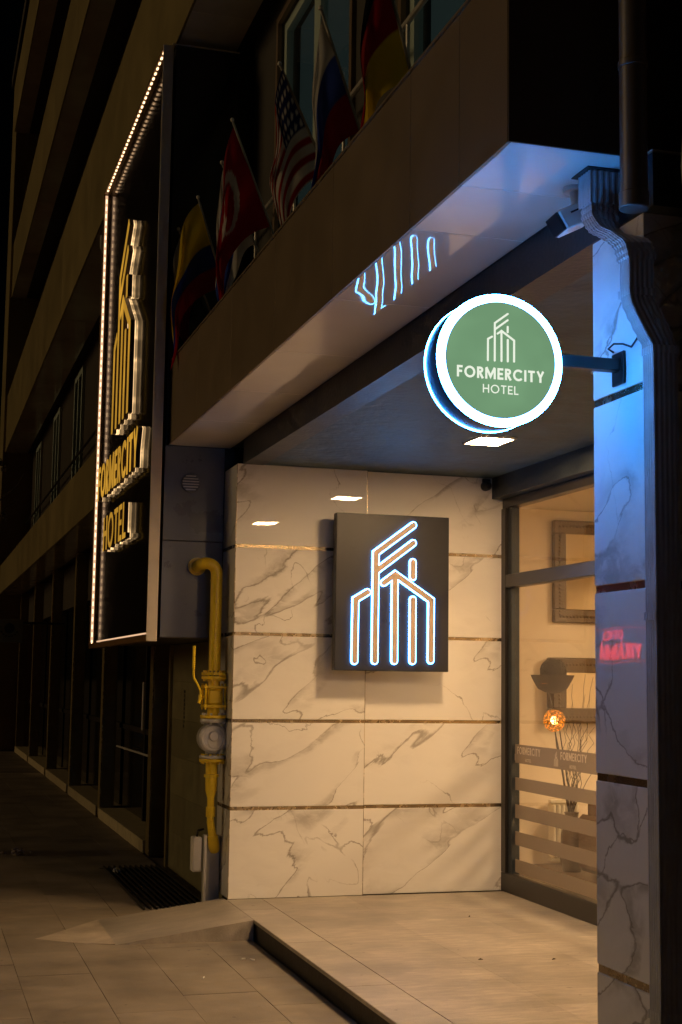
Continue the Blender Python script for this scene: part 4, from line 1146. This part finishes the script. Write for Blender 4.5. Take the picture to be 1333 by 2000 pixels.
for z_ in (2.83, 2.715, 2.54, 1.72, 0.55):
    xx = 2.092 if z_ > 2.6 else 2.170
    ribbed([(xx, yk, z_ - 0.012), (xx, yk, z_ + 0.012)], 0.092, 0.076, 'pipe_collar', 'pvc', rd_)
box('flashing', 'darkmetal', rd_, 2.04, 2.175, 4.105, 4.23, 3.1955, 3.1995)
rp_ = thing('round_downpipe', (2.075, 3.86, 3.0), 'dark round rain pipe rising past the canopy corner', 'drainpipe')
MB().tube([(2.072, 3.855, 4.4), (2.072, 3.855, 2.99)], 0.043, 20).build('pipe', 'pvcdark', rp_, True)
MB().lathe([(0.044, 0), (0.047, 0.003), (0.047, 0.05), (0.044, 0.053)], (2.072, 3.855, 2.975), 'z', 20).build('socket', 'pvcdark', rp_, True)
MB().lathe([(0.044, 0), (0.047, 0.003), (0.047, 0.02), (0.044, 0.023)], (2.072, 3.855, 3.43), 'z', 20).build('collar', 'pvcdark', rp_, True)
nw = thing('dark_side_wall', (2.3, 2.5, -0.1), 'unlit dark neighbouring wall right of the downpipe', 'wall')
for k in range(5):
    box('cladding_panel', 'endpanel', nw, 2.235, 2.25, 1.2, 3.80, -0.12 + k * 1.0, 0.87 + k * 1.0, 0.003)
box('core', 'black', nw, 2.2505, 2.6, 1.2, 3.80, -0.13, 4.9)
MB().tube([(2.2, 3.76, 3.25), (2.195, 3.77, 3.1), (2.2, 3.76, 2.9), (2.198, 3.765, 2.6)], 0.008, 6).build('cable', 'greywhite', nw, True)

cc = thing('cctv_camera', (2.11, 4.34, 3.2), 'white square bodied security camera hanging from the pale soffit', 'camera')
MB().lathe([(0.0001, 0), (0.040, 0), (0.044, 0.006), (0.044, 0.014)], (2.100, 4.32, 3.1855), 'z', 24).build('mount', 'white', cc, True)
MB().tube([(2.100, 4.32, 3.186), (2.097, 4.315, 3.145), (2.085, 4.295, 3.118)], [0.022, 0.016, 0.014], 12).build('arm', 'white', cc, True)
bo = MB().box(-0.062, 0.062, -0.040, 0.040, -0.037, 0.037, 0.006).build('body', 'white', cc)
hood = MB().box(-0.006, 0.006, -0.036, 0.036, -0.033, 0.033, 0.003).build('lens_hood', 'black', bo)
plate = MB().box(-0.018, 0.018, -0.0004, 0.0004, -0.003, 0.003).build('maker_plate', 'black', bo)
bo.location = Vector((2.055, 4.27, 3.072)) - cc.location
bo.rotation_euler = (R(-10), R(-28), R(10))
hood.location = (-0.066, 0, 0); plate.location = (0.0, -0.0406, 0.012)

c2 = thing('wall_camera', (4.04, 9.86, 2.97), 'small black dome camera at the top corner of the marble wall', 'camera')
MB().lathe([(0.0001, -0.075), (0.022, -0.070), (0.036, -0.045), (0.036, 0.0)], (4.045, 9.884, 2.965), 'y', 18).build('dome', 'black', c2, True)
box('mount', 'black', c2, 4.02, 4.085, 9.868, 9.8845, 2.98, 3.02, 0.003)

# ================================================================== ACROSS THE STREET: red neon mirrored in the pillar
on_ = thing('red_neon_sign', (-8, 23.5, 0), 'red neon car wash sign across the street, mirrored in the pillar', 'neon sign')
def mp_red(u, w, d): return (-8 + d, u, w)
box('board', 'black', on_, -8.06, -8.001, 22.55, 24.45, 1.86, 2.52)
box('post', 'darkmetal', on_, -8.2, -8.061, 22.8, 22.9, -0.13, 2.5)
box('post', 'darkmetal', on_, -8.2, -8.061, 24.1, 24.2, -0.13, 2.5)
letters(on_, 'OTO', 0.17, 0.15, 0.25, mp_red, 0.002, 0.02, 'red_em', u0=23.45, w0=2.28, width=0.62)
letters(on_, 'YIKAMA', 0.27, 0.17, 0.2, mp_red, 0.002, 0.02, 'red_em', u0=22.8, w0=1.94, width=1.45)
box('border_tube', 'red_em', on_, -7.998, -7.99, 22.6, 24.4, 2.49, 2.498)
box('border_tube', 'red_em', on_, -7.998, -7.99, 22.6, 24.4, 1.885, 1.893)

# ================================================================== SMALL STREET THINGS
ss = thing('shop_sign', (1.37, 22, 1.95), 'cream projecting shop sign with dark round emblem far down the street', 'sign')
box('board', 'shopsign', ss, 1.10, 1.54, 22.0, 22.06, 1.98, 2.33, 0.006)
MB().lathe([(0.0001, -0.006), (0.075, -0.006), (0.078, 0)], (1.345, 21.9995, 2.195), 'y', 24).build('emblem', 'darkmetal', ss)
for k in range(7):
    a = R(205 + k * 21.5)
    box('emblem_mark', 'darkmetal', ss, 1.345 + 0.125 * math.cos(a) - .012, 1.345 + 0.125 * math.cos(a) + .012, 21.993, 21.9992, 2.195 + 0.125 * math.sin(a) - .010, 2.195 + 0.125 * math.sin(a) + .010)
MB().tube([(1.5, 22.03, 2.28), (2.2, 22.03, 2.28)], 0.018, 6).build('bracket', 'darkmetal', ss, True)

tr = thing('bare_tree', (0.2, 14, -0.13), 'bare street tree with seed balls reaching in past the far facade', 'tree')
MB().tube([(0.15, 14, -0.13), (0.17, 14, 1.2), (0.12, 14.05, 2.4), (0.2, 14.0, 3.4), (0.1, 14.1, 5.0)], [0.12, 0.10, 0.085, 0.06, 0.03], 12).build('trunk', 'bark', tr, True)
MB().tube([(0.13, 14.0, 2.5), (0.35, 14.0, 2.85), (0.6, 14.0, 3.05), (0.76, 14.0, 3.22), (0.88, 14.0, 3.33), (0.93, 14, 3.45)], [0.04, 0.026, 0.014, 0.006, 0.004, 0.003], 8).build('limb', 'bark', tr, True)
MB().tube([(0.35, 14.0, 2.85), (0.55, 13.98, 2.95), (0.72, 13.97, 3.02), (0.80, 13.97, 3.12), (0.9, 13.97, 3.2)], [0.02, 0.012, 0.007, 0.004, 0.0025], 8).build('limb', 'bark', tr, True)
MB().tube([(0.2, 14.0, 3.4), (0.45, 14.0, 3.55), (0.62, 14.0, 3.6), (0.72, 14.0, 3.57)], [0.03, 0.014, 0.007, 0.004], 8).build('limb', 'bark', tr, True)
for (x, z, r_) in ((0.715, 3.53, 0.03), (0.735, 3.47, 0.026), (0.755, 3.50, 0.02), (0.76, 3.03, 0.026), (0.775, 2.99, 0.02)):
    MB().lathe([(0.0001, -r_), (r_ * .7, -r_ * .7), (r_, 0), (r_ * .7, r_ * .7), (0.0001, r_)], (x, 13.98, z), 'z', 10).build('seed_ball', 'bark', tr, True)

def crumple(name, label, cat, c, r_, mat, seed):
    rr = random.Random(seed)
    bm = bmesh.new(); bmesh.ops.create_icosphere(bm, subdivisions=3, radius=r_)
    for v in bm.verts:
        v.co *= rr.uniform(0.68, 1.15); v.co.z = max(v.co.z * 0.7, -r_ * 0.45)
    bm.verts.index_update()
    mb = MB().add([(v.co + Vector(c))[:] for v in bm.verts], [[v.index for v in f.verts] for f in bm.faces]); bm.free()
    return tag(mb.build(name, mat), label, cat)
crumple('litter', 'pale crumpled litter lump on the dark pavement', 'litter', (0.98, 13.6, -0.095), 0.06, 'paper', 1)
crumple('litter', 'small scrap of litter beside the pale crumpled lump', 'litter', (0.86, 13.7, -0.118), 0.025, 'paper', 2)
crumple('litter', 'tiny scrap of litter right of the pale crumpled lump', 'litter', (1.12, 13.75, -0.120), 0.022, 'paper', 5)
crumple('plastic_bag', 'small shiny crumpled wrapper lying by the floor grate', 'wrapper', (1.70, 12.2, -0.098), 0.035, 'greywhite', 3)
for i, (x, y, a) in enumerate(((1.93, 8.42, 20), (1.975, 8.38, -35), (1.60, 7.95, 60))):
    o = MB().tube([(-0.014, 0, 0), (0.014, 0, 0)], 0.004, 8).build('cigarette_end', 'white')
    o.location = (x, y, -0.1205); o.rotation_euler = (0, 0, R(a))
    tag(o, ['white cigarette end on the paving nearest the ramp', 'white cigarette end angled beside the first one near the step', 'cigarette end lying alone on the open paving'][i], 'cigarette end', 'cigarette ends on the pavement')
for i, (x, y) in enumerate(((3.05, 7.5), (3.45, 7.42), (3.52, 8.85))):
    o = MB().tube([(-0.012, 0, 0), (0.0, 0.002, 0.002), (0.014, 0.001, 0.0)], [0.002, 0.004, 0.001], 6).build('dry_leaf_scrap', 'twig')
    o.location = (x, y, 0.003); o.rotation_euler = (0, 0, R(-10 + 30 * i))
    tag(o, ['dark dry scrap in the middle of the platform floor', 'dark dry scrap on the platform nearest the pillar edge', 'dark dry scrap on the platform near the storefront corner'][i], 'scrap', 'scraps on the platform')
